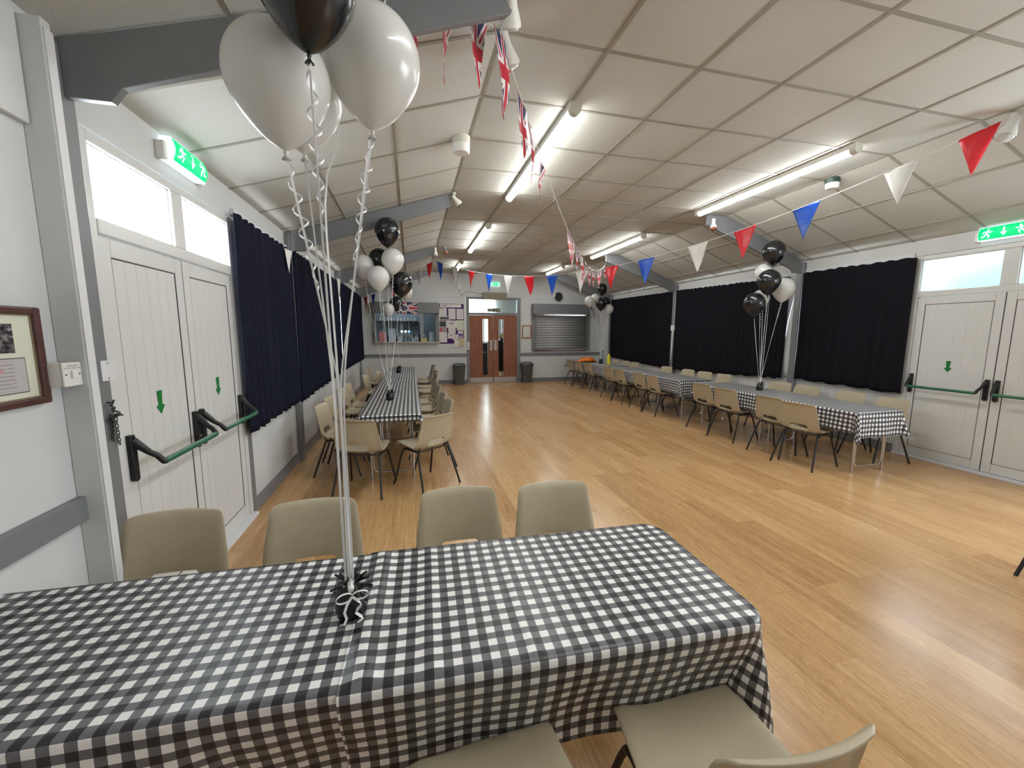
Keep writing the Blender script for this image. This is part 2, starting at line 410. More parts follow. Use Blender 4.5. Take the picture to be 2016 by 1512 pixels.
        if bevel:
            md = o.modifiers.new('bevel', 'BEVEL'); md.width = bevel; md.segments = seg; md.limit_method = 'ANGLE'; md.angle_limit = math.radians(40)
        return o
def tag(o, label, cat, group=None):
    o['label'] = label; o['category'] = cat
    if group: o['group'] = group
    return o
def thing(name, label, cat, loc=(0, 0, 0), rz=0.0, group=None):
    o = bpy.data.objects.new(name, None); COL.objects.link(o); o.empty_display_size = 0.1
    o.location = loc; o.rotation_euler = (0, 0, rz)
    return tag(o, label, cat, group)
def struct(o): o['kind'] = 'structure'; return o
def empty_struct(name, loc=(0, 0, 0)):
    o = bpy.data.objects.new(name, None); COL.objects.link(o); o.location = loc; return struct(o)
def copy_tree(o, parent=None):
    c = o.copy(); COL.objects.link(c); c.parent = parent
    for ch in list(o.children): copy_tree(ch, c)
    return c
def text_mb(body, size):
    """lettering as flat polygons: list of (verts2d, faces) from the built-in font"""
    cu = bpy.data.curves.new('lettering', 'FONT'); cu.body = body; cu.size = size; cu.align_x = 'CENTER'; cu.align_y = 'CENTER'; cu.resolution_u = 3
    o = bpy.data.objects.new('lettering', cu); COL.objects.link(o)
    dg = bpy.context.evaluated_depsgraph_get(); dg.update()
    me = bpy.data.meshes.new_from_object(o.evaluated_get(dg))
    vv = [(v.co.x, v.co.y) for v in me.vertices]; ff = [tuple(p.vertices) for p in me.polygons]
    bpy.data.objects.remove(o); bpy.data.curves.remove(cu); bpy.data.meshes.remove(me)
    return vv, ff
def put_text(mb, body, size, fn):
    vv, ff = text_mb(body, size); b = len(mb.v)
    mb.v += [Vector(fn(x, y)) for x, y in vv]
    for f in ff: mb.face([b+i for i in f])
    return mb
def lerp(a, b, t): return a+(b-a)*t
def sstep(x, a, b):
    t = max(0.0, min(1.0, (x-a)/(b-a))); return t*t*(3-2*t)

# ------------------------------------------------------------------ room shell
XL, XR, YB, YF = -1.308, 5.872, 11.70, -1.5
XF = -1.262                                    # thicker wall beside the camera
KL, KR, ZC, ZE = 0.535, 4.392, 3.15, 2.58     # ceiling folds, flat height, eaves height
COLY = (2.04, 5.05, 8.07, 11.10)              # portal frames
o = MB().box(XL-0.4, XR+0.4, YF-0.2, 15.2, -0.12, 0.0).build('floor', M['floor']); struct(o)
# ceiling: flat middle, sloping sides
mb = MB()
prof = [(XL-0.25, ZE-0.25*0.309), (KL, ZC), (KR, ZC), (XR+0.25, ZE-0.25*0.385)]
for (xa, za), (xb, zb) in zip(prof, prof[1:]):
    b = len(mb.v)
    for y in (YF-0.2, YB+0.25):
        mb.v += [Vector((xa, y, za)), Vector((xb, y, zb)), Vector((xb, y, zb+0.1)), Vector((xa, y, za+0.1))]
    for q in ((0, 1, 5, 4), (2, 3, 7, 6), (0, 3, 2, 1), (4, 5, 6, 7), (0, 4, 7, 3), (1, 2, 6, 5)): mb.face([b+i for i in q])
struct(mb.build('ceiling', M['tile']))
# exposed grid of the suspended tiles
mb = MB()
def zceil(x): return lerp(ZE, ZC, (x-XL)/(KL-XL)) if x < KL else (ZC if x <= KR else lerp(ZC, ZE, (x-KR)/(XR-KR)))
def bar_along_y(x, w=0.024):
    z = zceil(x); mb.box(x-w/2, x+w/2, YF, YB, z-0.006, z+0.004)
def bar_across(y, xa, xb, w=0.024):
    b = len(mb.v)
    for x in (xa, xb):
        z = zceil(x)
        mb.v += [Vector((x, y-w/2, z-0.005)), Vector((x, y+w/2, z-0.005)), Vector((x, y+w/2, z+0.006)), Vector((x, y-w/2, z+0.006))]
    for q in ((0, 1, 5, 4), (1, 2, 6, 5), (2, 3, 7, 6), (3, 0, 4, 7), (0, 3, 2, 1), (4, 5, 6, 7)): mb.face([b+i for i in q])
for k in range(7): bar_along_y(KL+(KR-KL)*k/6)
for x in (KL-0.61, KL-1.21, KR+0.60, KR+1.18): bar_along_y(x)
y = 1.757-0.633*5
while y < YB-0.05:
    if y > YF:
        bar_across(y, KL, KR); bar_across(y, XL, KL); bar_across(y, KR, XR)
    y += 0.633
struct(mb.build('trim_1', M['grid']))

def wall_panels(name, x0, x1, ylo, yhi, ztop, holes):
    """wall slab along y with rectangular holes (y0,y1,z0,z1)"""
    mb = MB(); ys = sorted({ylo, yhi}|{h[0] for h in holes}|{h[1] for h in holes})
    for a, b in zip(ys, ys[1:]):
        zz = [(h[2], h[3]) for h in holes if h[0] <= a+1e-6 and h[1] >= b-1e-6]; z = 0.0
        for (h0, h1) in sorted(zz):
            if h0 > z+1e-4: mb.box(x0, x1, a, b, z, h0)
            z = h1
        mb.box(x0, x1, a, b, z, ztop)
    return struct(mb.build(name, M['wall']))
DL = (2.13, 3.58, 0.0, 2.36)
WINL = [(3.72, 4.90, 0.95, 2.25), (5.22, 7.92, 0.95, 2.25), (8.22, 10.95, 0.95, 2.25)]
DR = (2.01, 3.60, 0.0, 2.40)
WINR = [(3.78, 4.90, 0.95, 2.25), (5.22, 7.92, 0.95, 2.25), (8.22, 10.95, 0.95, 2.25), (-0.6, 1.93, 0.95, 2.36)]  # last opening: unseen window, added to light the near table and chairs
wall_panels('wall_left', XL-0.16, XL, 1.90, YB+0.2, ZE+0.03, [DL]+WINL)
wall_panels('wall_right', XR, XR+0.16, YF-0.2, YB+0.2, ZE+0.03, [DR]+WINR)
o = MB().box(XF-0.25, XF, YF-0.2, 1.99, 0, ZE+0.05).build('wall_left_front', M['wall']); struct(o)
# end board of the thicker wall and its edge, coloured paler for the room light it faces
struct(MB().box(XF, XF+0.087, 1.835, 1.875, 0, 2.55).build('trim_2', M['wall'], bevel=0.004))
struct(MB().box(XF+0.0875, XF+0.092, 1.838, 1.875, 0, 2.52).build('trim_3', M['strip']))
# shallow ledge line high on the near wall
struct(MB().box(XF, XF+0.025, YF, 1.83, 2.20, 2.56).build('trim_4', M['wall'], bevel=0.006))
# back wall with hatch, shutter and doorway openings
mb = MB()
HB, HS, HD = (-0.93, 0.70, 1.22, 2.02), (3.62, 5.32, 0.96, 2.02), (1.62, 3.15, 0.0, 2.47)
xs = [XL-0.2, HB[0], HB[1], HD[0], HD[1], HS[0], HS[1], XR+0.2]
for a, b in zip(xs, xs[1:]):
    h = [q for q in (HB, HS, HD) if abs(q[0]-a) < 1e-6]
    z = 0.0
    for q in h:
        if q[2] > 0: mb.box(a, b, YB, YB+0.14, 0, q[2])
        z = q[3]
    mb.box(a, b, YB, YB+0.14, z, 3.2)
struct(mb.build('wall_back', M['wall']))
struct(MB().box(XF-0.2, XR+0.2, YF-0.2, YF, 0, 3.2).build('wall_front', M['wall']))
# panel joints on the back wall
mb = MB(); mb.box(XL, HD[0]-0.02, YB-0.008, YB, 2.475, 2.487); mb.box(HD[1]+0.04, XR, YB-0.008, YB, 2.485, 2.497)
mb.box(XL, 1.3, YB-0.003, YB, 2.66, 2.664)
struct(mb.build('trim_5', M['wall']))
struct(MB().box(1.515, 1.575, YB-0.012, YB, 0.885, 2.475).build('trim_6', M['strip']))
# chair rails
for nm, a in (('trim_7', (XL+0.02, HD[0]-0.04)), ('trim_8', (HD[1]+0.04, XR-0.02))):
    struct(MB().box(a[0], a[1], YB-0.018, YB, 0.79, 0.88).build(nm, M['trim'], bevel=0.003))
struct(MB().box(XF, XF+0.030, YF, 1.845, 0.775, 0.87).build('trim_9', M['trim'], bevel=0.003))
# baseboards
struct(MB().box(XL, XL+0.016, 3.60, YB, 0, 0.115).build('baseboard_left', M['trim'], bevel=0.003))
mb = MB(); mb.box(XR-0.016, XR, 3.62, YB, 0, 0.115); mb.box(XR-0.016, XR, YF, 1.99, 0, 0.115)
struct(mb.build('baseboard_right', M['trim'], bevel=0.003))
mb = MB(); mb.box(XL+0.02, HD[0]-0.04, YB-0.016, YB, 0, 0.115); mb.box(HD[1]+0.04, XR-0.02, YB-0.016, YB, 0, 0.115)
struct(mb.build('baseboard_back', M['trim'], bevel=0.003))
struct(MB().box(XF, XF+0.016, YF, 1.83, 0, 0.115).build('baseboard_front', M['trim'], bevel=0.003))
# window reveal board beside the left doors
struct(MB().box(XL, XL+0.012, 3.585, 3.66, 0, 0.80).build('trim_10', M['trim'], bevel=0.003))
# steel portal frames: columns and rafters
for y in COLY:
    for side in (-1, 1):
        if side < 0: mb = MB().box(XL+0.0005, -1.25, y-(0.07 if y < 3 else 0.05), y+(0.03 if y < 3 else 0.05), 0, 2.57)
        else: mb = MB().box(XR-0.075, XR-0.0005, y-0.05, y+0.05, 0, 2.56)
        struct(mb.build('steel_column', M['trim'], bevel=0.004))
        if side < 0: pl = [(-1.25, 2.385), (-1.10, 2.385), (-1.06, 2.44), (0.50, 2.975), (0.53, 3.13), (-1.25, 2.585)]
        else: pl = [(XR-0.005, 2.40), (XR-0.15, 2.40), (XR-0.19, 2.455), (4.05, 2.93), (4.05, 3.13), (4.40, 3.13), (XR-0.005, 2.57)][::-1]
        mb = MB()
        if side < 0: mb.prism(pl, lambda u, v, d: (u, d, v), y+0.012, y-0.022)
        else:
            xe = 4.42 if y < 3 else 4.08
            pl = [(5.80, 2.40), (5.80, 2.60), (4.40, 3.135), (xe, 3.135), (xe, 3.0), (5.62, 2.455), (5.66, 2.40)]
            mb.prism(pl, lambda u, v, d: (u, d, v), y+0.012, y-0.022)
        struct(mb.build('roof_beam', M['trim'], bevel=0.003))
# white blocking above the columns on the right, rail above the curtains
for nm, x0, x1, ys in (('trim_11', XR-0.03, XR, (3.62, 4.99)), ('trim_12', XR-0.03, XR, (5.11, 8.01)), ('trim_13', XR-0.03, XR, (8.13, 11.04))):
    struct(MB().box(x0, x1, ys[0], ys[1], 2.39, 2.44).build(nm, M['strip'], bevel=0.003))
for nm, ys in (('trim_14', (3.62, 4.99)), ('trim_15', (5.11, 8.01)), ('trim_16', (8.13, 11.04))):
    struct(MB().box(XL, XL+0.03, ys[0], ys[1], 2.38, 2.43).build(nm, M['strip'], bevel=0.003))

# windows behind the curtains, and the unseen one added near the camera
def side_window(n, x, sgn, w):
    y0, y1, z0, z1 = w
    r = empty_struct('window_%d' % n, (x, (y0+y1)/2, z0))
    f = MB(); yc = (y0+y1)/2; a, b = (x, x+sgn*0.07) if sgn > 0 else (x-0.07, x)
    L = lambda y: y-yc
    xa, xb = (0.02, 0.09) if sgn > 0 else (-0.09, -0.02)
    h = z1-z0
    f.box(xa, xb, L(y0), L(y1), 0, 0.07); f.box(xa, xb, L(y0), L(y1), h-0.07, h)
    f.box(xa, xb, L(y0), L(y0)+0.07, 0.07, h-0.07); f.box(xa, xb, L(y1)-0.07, L(y1), 0.07, h-0.07)
    if y1-y0 > 2: f.box(xa, xb, -0.04, 0.04, 0.07, h-0.07)
    f.build('window_frame', M['upvc'], r, bevel=0.006)
    p = MB(); xm = (xa+xb)/2; p.box(xm-0.006, xm+0.006, L(y0)+0.06, L(y1)-0.06, 0.06, h-0.06); p.build('window_pane', M['pane'], r)
    s = MB(); s.box(*((-0.0, 0.14) if sgn > 0 else (-0.14, 0.0)), L(y0)-0.0, L(y1)+0.0, -0.0, 0.018); s.build('window_sill', M['upvc'], r)
n = 1
for w in WINL: side_window(n, XL, -1, w); n += 1
for w in WINR: side_window(n, XR, 1, w); n += 1

# ------------------------------------------------------------------ white double exit doors
def exit_doors(nd, nw, X, s, y0, y1, ztop, pane):
    """s=+1: doors in the left wall facing +x; s=-1: right wall facing -x"""
    ym = (y0+y1)/2; r = empty_struct('door_%d' % nd, (X, ym, 0)); L = lambda y: y-ym
    zt, zd = 1.955, 1.915
    f = MB()
    def bx(mb, d0, d1, ya, yb, za, zb):
        xa, xb = sorted((s*d0, s*d1)); mb.box(xa, xb, L(ya), L(yb), za, zb)
    bx(f, -0.06, 0.012, y0, y0+0.055, 0.03, ztop); bx(f, -0.06, 0.012, y1-0.055, y1, 0.03, ztop)
    bx(f, -0.06, 0.012, y0+0.055, y1-0.055, ztop-0.05, ztop); bx(f, -0.06, 0.016, y0+0.055, y1-0.055, zd+0.004, 1.985)
    bx(f, -0.06, 0.012, ym-0.06, ym+0.06, 1.985, ztop-0.05)
    f.build('door_frame', M['upvc'], r, bevel=0.006)
    ms = MB(); bx(ms, -0.045, 0.001, ym-0.0029, ym+0.0029, 0.035, zd-0.002); ms.build('meeting_seal', M['groove'], r)
    sill = MB(); bx(sill, -0.06, 0.05, y0, y1, 0.0, 0.028); sill.build('threshold', M['strip'], r, bevel=0.004)
    w = empty_struct('window_%d' % nw, (X, ym, 1.985)); p = MB()
    for ya, yb in ((y0+0.05, ym-0.055), (ym+0.055, y1-0.05)):
        xa, xb = sorted((-s*0.028, -s*0.036)); p = MB(); p.box(xa, xb, L(ya), L(yb), -0.005, ztop-0.05-1.985+0.005); p.build('window_pane', pane, w)
        g = MB(); za, zb = 0.0, ztop-0.05-1.985
        for (a, b, c, d) in ((ya+0.005, ya+0.012, za, zb), (yb-0.012, yb-0.005, za, zb), (ya+0.005, yb-0.005, za, za+0.007), (ya+0.005, yb-0.005, zb-0.007, zb)):
            xa, xb = sorted((-s*0.027, -s*0.004)); g.box(xa, xb, L(a), L(b), c, d)
        g.build('glazing_bead', M['upvc'], w)
    for k, (ya, yb) in enumerate(((y0+0.058, ym-0.003), (ym+0.003, y1-0.058))):
        lf = MB(); st = 0.075
        bx(lf, -0.05, 0.004, ya, ya+st, 0.035, zd); bx(lf, -0.05, 0.004, yb-st, yb, 0.035, zd)
        bx(lf, -0.05, 0.004, ya+st, yb-st, zd-0.085, zd); bx(lf, -0.05, 0.004, ya+st, yb-st, 0.035, 0.135)
        leaf = lf.build('door_leaf', M['upvc'], r, bevel=0.006)
        gk = MB(); ga, gb, g0, g1 = ya+st-0.001, yb-st+0.001, 0.134, zd-0.084
        bx(gk, -0.03, 0.0005, ga, ga+0.005, g0, g1); bx(gk, -0.03, 0.0005, gb-0.005, gb, g0, g1); bx(gk, -0.03, -0.0005, ga, gb, g0, g0+0.004); bx(gk, -0.03, -0.0005, ga, gb, g1-0.004, g1)
        gk.build('gasket', M['groove'], leaf)
        pn = MB(); nb = 6; a0, b0 = ya+st+0.004, yb-st-0.004; wv = (b0-a0)/nb
        bx(pn, -0.024, -0.0032, a0, b0, 0.139, zd-0.089)
        for i in range(nb): bx(pn, -0.0045, -0.002, a0+wv*i+(0.001 if i else 0), a0+wv*(i+1)-0.001, 0.139, zd-0.089)
        pn.build('door_panel', M['upvc'], leaf)
        ar = MB(); yc = (ya+yb)/2-0.01*s; zz = 1.125
        poly = [(-0.022, 0.062), (-0.014, -0.012), (-0.036, -0.020), (0, -0.062), (0.036, -0.020), (0.014, -0.012), (0.022, 0.062)]
        if s > 0: ar.prism(poly, lambda u, v, d: (s*d, L(yc)+u, zz+v), 0.0005, 0.0015)
        else: ar.prism(poly, lambda u, v, d: (s*d, L(yc)-u, zz+v), 0.0005, 0.0015)
        ar.build('arrow_sticker', M['green_arrow'], leaf)
        # push bar: two brackets with curved arms and a green bar
        e0, e1 = ya+0.036, yb-0.036
        for e, sg in ((e0, 1), (e1, -1)):
            br = MB(); outl = [(-0.019, 0.80), (-0.019, 1.015), (0.012, 1.015), (0.019, 0.99), (0.019, 0.80), (0.008, 0.79), (-0.008, 0.79)][::-1]
            br.prism(outl, lambda u, v, d: (s*d, L(e)+u, v), 0.004, 0.026)
            pts = [(s*0.02, L(e), 0.985), (s*0.05, L(e)+sg*0.004, 0.955), (s*0.078, L(e)+sg*0.010, 0.925), (s*0.105, L(e)+sg*0.016, 0.905), (s*0.122, L(e)+sg*0.022, 0.88), (s*0.128, L(e)+sg*0.03, 0.868)]
            br.tube(pts, [0.022, 0.018, 0.014, 0.0135, 0.015, 0.015], 10)
            br.build('push_bar_bracket', M['black'], leaf, smooth=45.0, bevel=0.002)
        pb = MB().tube([(s*0.125, L(e0)+0.032, 0.872), (s*0.125, L(e1)-0.032, 0.872)], 0.0155, 14)
        pb.build('push_bar', M['green_bar'], leaf, smooth=45.0)
        if k == 0 and s > 0:
            kh = MB(); kh.lathe([(0.011, 0), (0.011, 0.03), (0, 0.03)], 12, Matrix.Translation((s*0.004, L(yb)-0.03, 0.86)) @ Matrix.Rotation(s*PI/2, 4, 'Y')); kh.build('lock_cylinder', M['chrome'], leaf, smooth=40.0)
    return r
exit_doors(1, 8, XL, 1, 2.13, 3.58, 2.345, M['pane'])
exit_doors(2, 9, XR, -1, 2.01, 3.60, 2.395, M['frost'])
# greenery and ground outside the right-hand doors
mb = MB(); mb.grid([[(XR+2.2+0.5*noise.noise(Vector((i*0.9, j*0.8, 1.0)))+0.25*noise.noise(Vector((i*3.1, j*2.7, 4.0)))-max(0, j-11)*0.12, -2+i*0.22, j*0.185+0.12*noise.noise(Vector((i*1.7, j, 9.0)))) for j in range(15)] for i in range(40)])
tag(mb.build('hedge', M['hedge'], smooth=True, solid=0.4, offset=-1.0), 'green hedge outside, blurred through the frosted panes over the right-hand doors', 'hedge')
struct(MB().box(XR+0.3, XR+9, -4, 16, -0.3, -0.1).build('ground_outside', M['dirt']))

# ------------------------------------------------------------------ emergency exit lights
def limb(mb, pts, w, fn):
    for (a, b) in zip(pts, pts[1:]):
        a2, b2 = Vector(a), Vector(b); d = (b2-a2).normalized(); nn = Vector((-d.y, d.x))*w/2
        q = [a2-nn, b2-nn, b2+nn, a2+nn]; i = len(mb.v); mb.v += [Vector(fn(p.x, p.y)) for p in q]; mb.face((i, i+1, i+2, i+3))
        for c in (a2, b2):
            i = len(mb.v)
            for k in range(8): mb.v.append(Vector(fn(c.x+w/2*math.cos(k*PI/4), c.y+w/2*math.sin(k*PI/4))))
            mb.face(range(i, i+8))
def running_man(mb, fn):
    i = len(mb.v)
    for k in range(12): mb.v.append(Vector(fn(0.12+0.10*math.cos(k*PI/6), 0.86+0.10*math.sin(k*PI/6))))
    mb.face(range(i, i+12))
    limb(mb, [(0.05, 0.66), (-0.03, 0.42)], 0.19, fn)
    limb(mb, [(-0.02, 0.40), (0.20, 0.28), (0.13, 0.04)], 0.12, fn)
    limb(mb, [(-0.05, 0.40), (-0.18, 0.18), (-0.42, 0.16)], 0.12, fn)
    limb(mb, [(0.08, 0.70), (0.30, 0.55), (0.44, 0.66)], 0.09, fn)
    limb(mb, [(0.02, 0.70), (-0.22, 0.68), (-0.32, 0.48)], 0.09, fn)
def arrow2d(mb, fn):
    for poly in [[(-0.07, 0.38+0.115*(k_+1)), (-0.07, 0.38+0.115*k_), (0.07, 0.38+0.115*k_), (0.07, 0.38+0.115*(k_+1))] for k_ in range(5)]+[[(-0.26, 0.42), (-0.13, 0.22), (0.13, 0.22), (0.26, 0.42)], [(-0.13, 0.22), (0, 0.02), (0.13, 0.22)]]:
        i = len(mb.v); mb.v += [Vector(fn(*p)) for p in poly]; mb.face(range(i, i+len(poly)))
def exit_light(loc, rz, label, W=0.38, H=0.115, D=0.075, lean=0.02):
    r = thing('exit_sign', label, 'exit sign', loc, rz, 'lit green emergency exit signs')   # local: -y faces the room, back at y=0
    for e0, e1 in ((-W/2-0.035, -W/2), (W/2, W/2+0.035)): MB().box(e0, e1, -D*0.6, 0, 0.0, H*0.8).build('end_box', M['white'], r, bevel=0.006)
    MB().box(-W/2, W/2, -D+0.012, 0, 0.0, H+0.015).build('housing', M['signwhite'], r, bevel=0.01)
    p = MB()
    rows = []
    for t in range(7):
        a = t/6; z = 0.008+H*a; yy = -D-0.004+0.018*(2*a-1)**2+lean*a*0
        rows.append([(-W/2+0.012, yy, z), (W/2-0.012, yy, z)])
    p.grid(rows); panel = p.build('green_panel', M['signgreen'], r, smooth=True, solid=0.003)
    def fn_at(x0, flip=1):
        def fn(u, v):
            a = 0.12+0.76*v; return (x0+flip*u*H*0.76, -D-0.0075+0.018*(2*a-1)**2, 0.008+H*a)
        return fn
    for x0, fl_ in ((-W*0.31, 1), (W*0.31, -1)):
        g = MB(); running_man(g, fn_at(x0, fl_)); g.build('running_figure', M['signwhite'], panel)
    g = MB(); arrow2d(g, fn_at(0)); g.build('down_arrow', M['signwhite'], panel)
    return r
exit_light((XL, 2.93, 2.435), PI/2, 'lit green exit sign above the white double doors on the left wall')
exit_light((XR, 2.86, 2.45), -PI/2, 'lit green exit sign above the right-hand white double doors, cut by the frame', W=0.40, H=0.12)
exit_light((2.425, YB, 2.81), 0, 'small lit green exit sign high on the far wall behind the bunting', W=0.27, H=0.11)

# ------------------------------------------------------------------ curtains
def curtain(name, x, s, ya, yb, z0f, z1f, mat_, label, seed, pleat=0.15):
    rnd = random.Random(seed); n = int((yb-ya)/0.012); P = []
    ph = rnd.random()*6
    cols = []
    for i in range(n+1):
        t = i/n; y = lerp(ya, yb, t)
        cols.append((y, t))
    R = 26
    for j in range(R+1):
        v = j/R; row = []
        for (y, t) in cols:
            q = y/pleat+1.1*noise.noise(Vector((y*1.7, seed, 0)))+0.25*noise.noise(Vector((y*4, v*1.2, seed)))
            a = 0.007+0.016*v*(0.7+0.5*noise.noise(Vector((y*2.3, 3.1, seed))))
            off = a*math.sin(2*PI*q+ph)+0.012*v*noise.noise(Vector((y*1.1, v*2, seed+5)))
            zt, zb = z1f(t), z0f(t)
            zt += 0.006*math.sin(2*PI*q+ph+1)+0.010*noise.noise(Vector((y*3.3, 0, seed)))
            zb += 0.010*math.sin(2*PI*q*0.5)+0.012*noise.noise(Vector((y*2.1, 7, seed)))
            row.append((x+s*(0.066+off), y, lerp(zt, zb, v)))
        P.append(row)
    o = MB().grid(P).build('curtain', mat_, smooth=True, solid=0.004)
    return tag(o, label, 'curtain', 'dark curtains along the side windows')
curtain('c', XL, 1, 3.505, 4.97, lambda t: lerp(0.70, 0.72, t), lambda t: 2.375, M['curtain'], 'navy curtain on the left wall right beside the white double doors', 1)
curtain('c', XL, 1, 5.06, 8.00, lambda t: lerp(0.70, 0.76, t), lambda t: 2.40, M['curtain'], 'navy curtain in the middle of the left wall between two columns', 2)
curtain('c', XL, 1, 8.10, 11.45, lambda t: 0.775, lambda t: 2.42, M['curtain'], 'navy curtain on the left wall nearest the far corner', 3)
curtain('c', XR, -1, 3.565, 4.99, lambda t: lerp(0.755, 0.79, t), lambda t: lerp(2.385, 2.40, t), M['curtain_b'], 'black curtain on the right wall right beside the white double doors', 4, 0.16)
curtain('c', XR, -1, 5.20, 8.00, lambda t: lerp(0.765, 0.66, t), lambda t: lerp(2.37, 2.43, t), M['curtain_b'], 'black curtain in the middle of the right wall between two columns', 5, 0.13)
curtain('c', XR, -1, 8.12, 11.06, lambda t: lerp(0.66, 0.765, t), lambda t: lerp(2.42, 2.45, t), M['curtain_b'], 'black curtain on the right wall nearest the far corner', 6, 0.13)

P = []
for i in range(13):
    z = lerp(0.80, 2.10, i/12); w_ = 0.025+0.075*(1-(2*min(1, i/12)-0.75)**2*0.6)
    P.append([(XR-0.030-0.010*math.sin(j*1.3+i*0.4), 5.105+w_*j/5*1.25, z) for j in range(6)])
tag(MB().grid(P).build('net_curtain', M['ribbon'], smooth=True, solid=0.002), 'strip of white net curtain at the window edge beside the middle black curtain', 'net curtain')

# ------------------------------------------------------------------ fluorescent lights
def tube_light(x, ya, yb, label):
    L = yb-ya; r = thing('fluorescent_light', label, 'ceiling light', (x, (ya+yb)/2, ZC), 0, 'fluorescent batten lights on the flat ceiling')
    MB().box(-0.045, 0.045, -L/2, L/2, -0.045, 0.0).build('housing', M['white'], r, bevel=0.006)
    P = []
    for k in range(11):
        a = PI*k/10; P.append([(0.040*math.cos(a), -L/2+0.05, -0.045-0.040*math.sin(a)), (0.040*math.cos(a), L/2-0.05, -0.045-0.040*math.sin(a))])
    d = MB().grid(P); d.build('diffuser', M['tube'], r, smooth=True)
    for e in (-1, 1):
        y0, y1 = sorted((e*(L/2-0.05), e*(L/2+0.004)))
        c = MB(); poly = [(0.043*math.cos(PI+PI*k/10), -0.045+0.043*math.sin(PI+PI*k/10)) for k in range(11)]+[(0.043, 0), (-0.043, 0)]
        c.prism(poly, lambda u, v, dd: (u, dd, v), y1, y0); c.build('end_cap', M['cream'], r, smooth=40.0)
    return r
for x, ya, yb, lb in ((1.205, 2.92, 5.0, 'nearest fluorescent light of the left row, the one the flag string crosses'),
                      (1.205, 6.28, 8.30, 'middle fluorescent light of the left row'),
                      (1.205, 9.65, 10.80, 'farthest fluorescent light of the left row, near the back wall'),
                      (3.85, 2.90, 4.95, 'nearest and longest-looking fluorescent light of the right row'),
                      (3.85, 6.25, 8.28, 'middle fluorescent light of the right row'),
                      (3.72, 9.60, 10.85, 'farthest fluorescent light of the right row, behind a blue pennant'),
                      (1.205, -0.45, 1.55, 'unseen fluorescent light added over the camera to brighten the nearest table and chairs')):  # last tube is added out of view as front light for the chairs
    tube_light(x, ya, yb, lb)

# smoke and heat detectors, spotlights
r = thing('smoke_detector', 'large cream cylindrical detector on the left ceiling fold', 'smoke detector', (0.46, 3.62, 3.13))
MB().lathe([(0.0, -0.13), (0.062, -0.13), (0.072, -0.118), (0.074, -0.065)], 28).build('detector_head', M['white'], r, smooth=40.0)
MB().lathe([(0.074, -0.065), (0.078, 0.0), (0.0, 0.0)], 28).build('mounting_base', M['cream'], r, smooth=40.0)
r = thing('smoke_detector', 'smaller white detector with a dark green base beyond the right light', 'smoke detector', (4.43, 3.57, 3.135))
MB().lathe([(0.066, -0.05), (0.07, 0.0), (0, 0.0)], 24).build('mounting_base', mat('dark_green_base', srgb(44, 62, 54), 0.4), r, smooth=40.0)
MB().lathe([(0, -0.105), (0.05, -0.105), (0.062, -0.09), (0.064, -0.05)], 24).build('detector_head', M['white'], r, smooth=40.0)
def spotlight(loc, aim, label, lens, shell, sc=1.0):
    r = thing('spotlight', label, 'spotlight', loc, 0, 'small spotlights on the roof frames')
    MB().lathe([(0.0, -0.03), (0.022, -0.03), (0.022, 0.0), (0, 0)], 14).tube([(0, 0, -0.02), (0.0, 0, -0.05)], 0.008, 8).build('mount', shell, r, smooth=40.0)
    a = Vector(aim).normalized(); T = Matrix.Translation(Vector((0, 0, -0.06))) @ a.to_track_quat('Z', 'Y').to_matrix().to_4x4() @ Matrix.Scale(sc, 4)
    MB().lathe([(0, -0.03), (0.024, -0.03), (0.028, 0.02), (0.05, 0.085), (0.050, 0.1)], 18, T).build('lamp_shell', shell, r, smooth=40.0)
    MB().lathe([(0.048, 0.096), (0.038, 0.112), (0.0, 0.118)], 18, T).build('lens', lens, r, smooth=True)
    return r
spotlight((0.50, 2.02, 3.10), (0.1, 0.5, -0.6), 'white spotlight at the near left roof frame, closest to the camera edge', M['lampglass'], M['white'], 1.0)
spotlight((0.545, 2.36, 3.145), (0.35, 0.35, -0.8), 'white spotlight with clear lens beside the near left frame, behind flags', M['lampglass'], M['white'], 1.15)
spotlight((0.545, 5.00, 3.13), (0.5, 0.2, -0.5), 'dark lensed spotlight at the end of the second left rafter', M['black'], M['cream'], 0.9)
spotlight((0.50, 7.98, 3.08), (0.0, -0.3, -0.8), 'white spotlight at the end of the third left rafter', M['lampglass'], M['white'], 0.9)
spotlight((0.70, 8.20, 3.15), (0.1, -0.5, -0.6), 'brown lensed spotlight beside the third left rafter, above a blue pennant', M['amber'], M['silver'], 0.9)
spotlight((4.12, 4.95, 3.06), (-0.2, -0.3, -0.7), 'amber spotlight at the end of the second right rafter', M['amber'], M['white'], 0.9)
spotlight((4.42, 2.22, 3.13), (-0.3, 0.1, -0.7), 'white spotlight at the right edge above the red pennant', M['lampglass'], M['white'], 1.2)

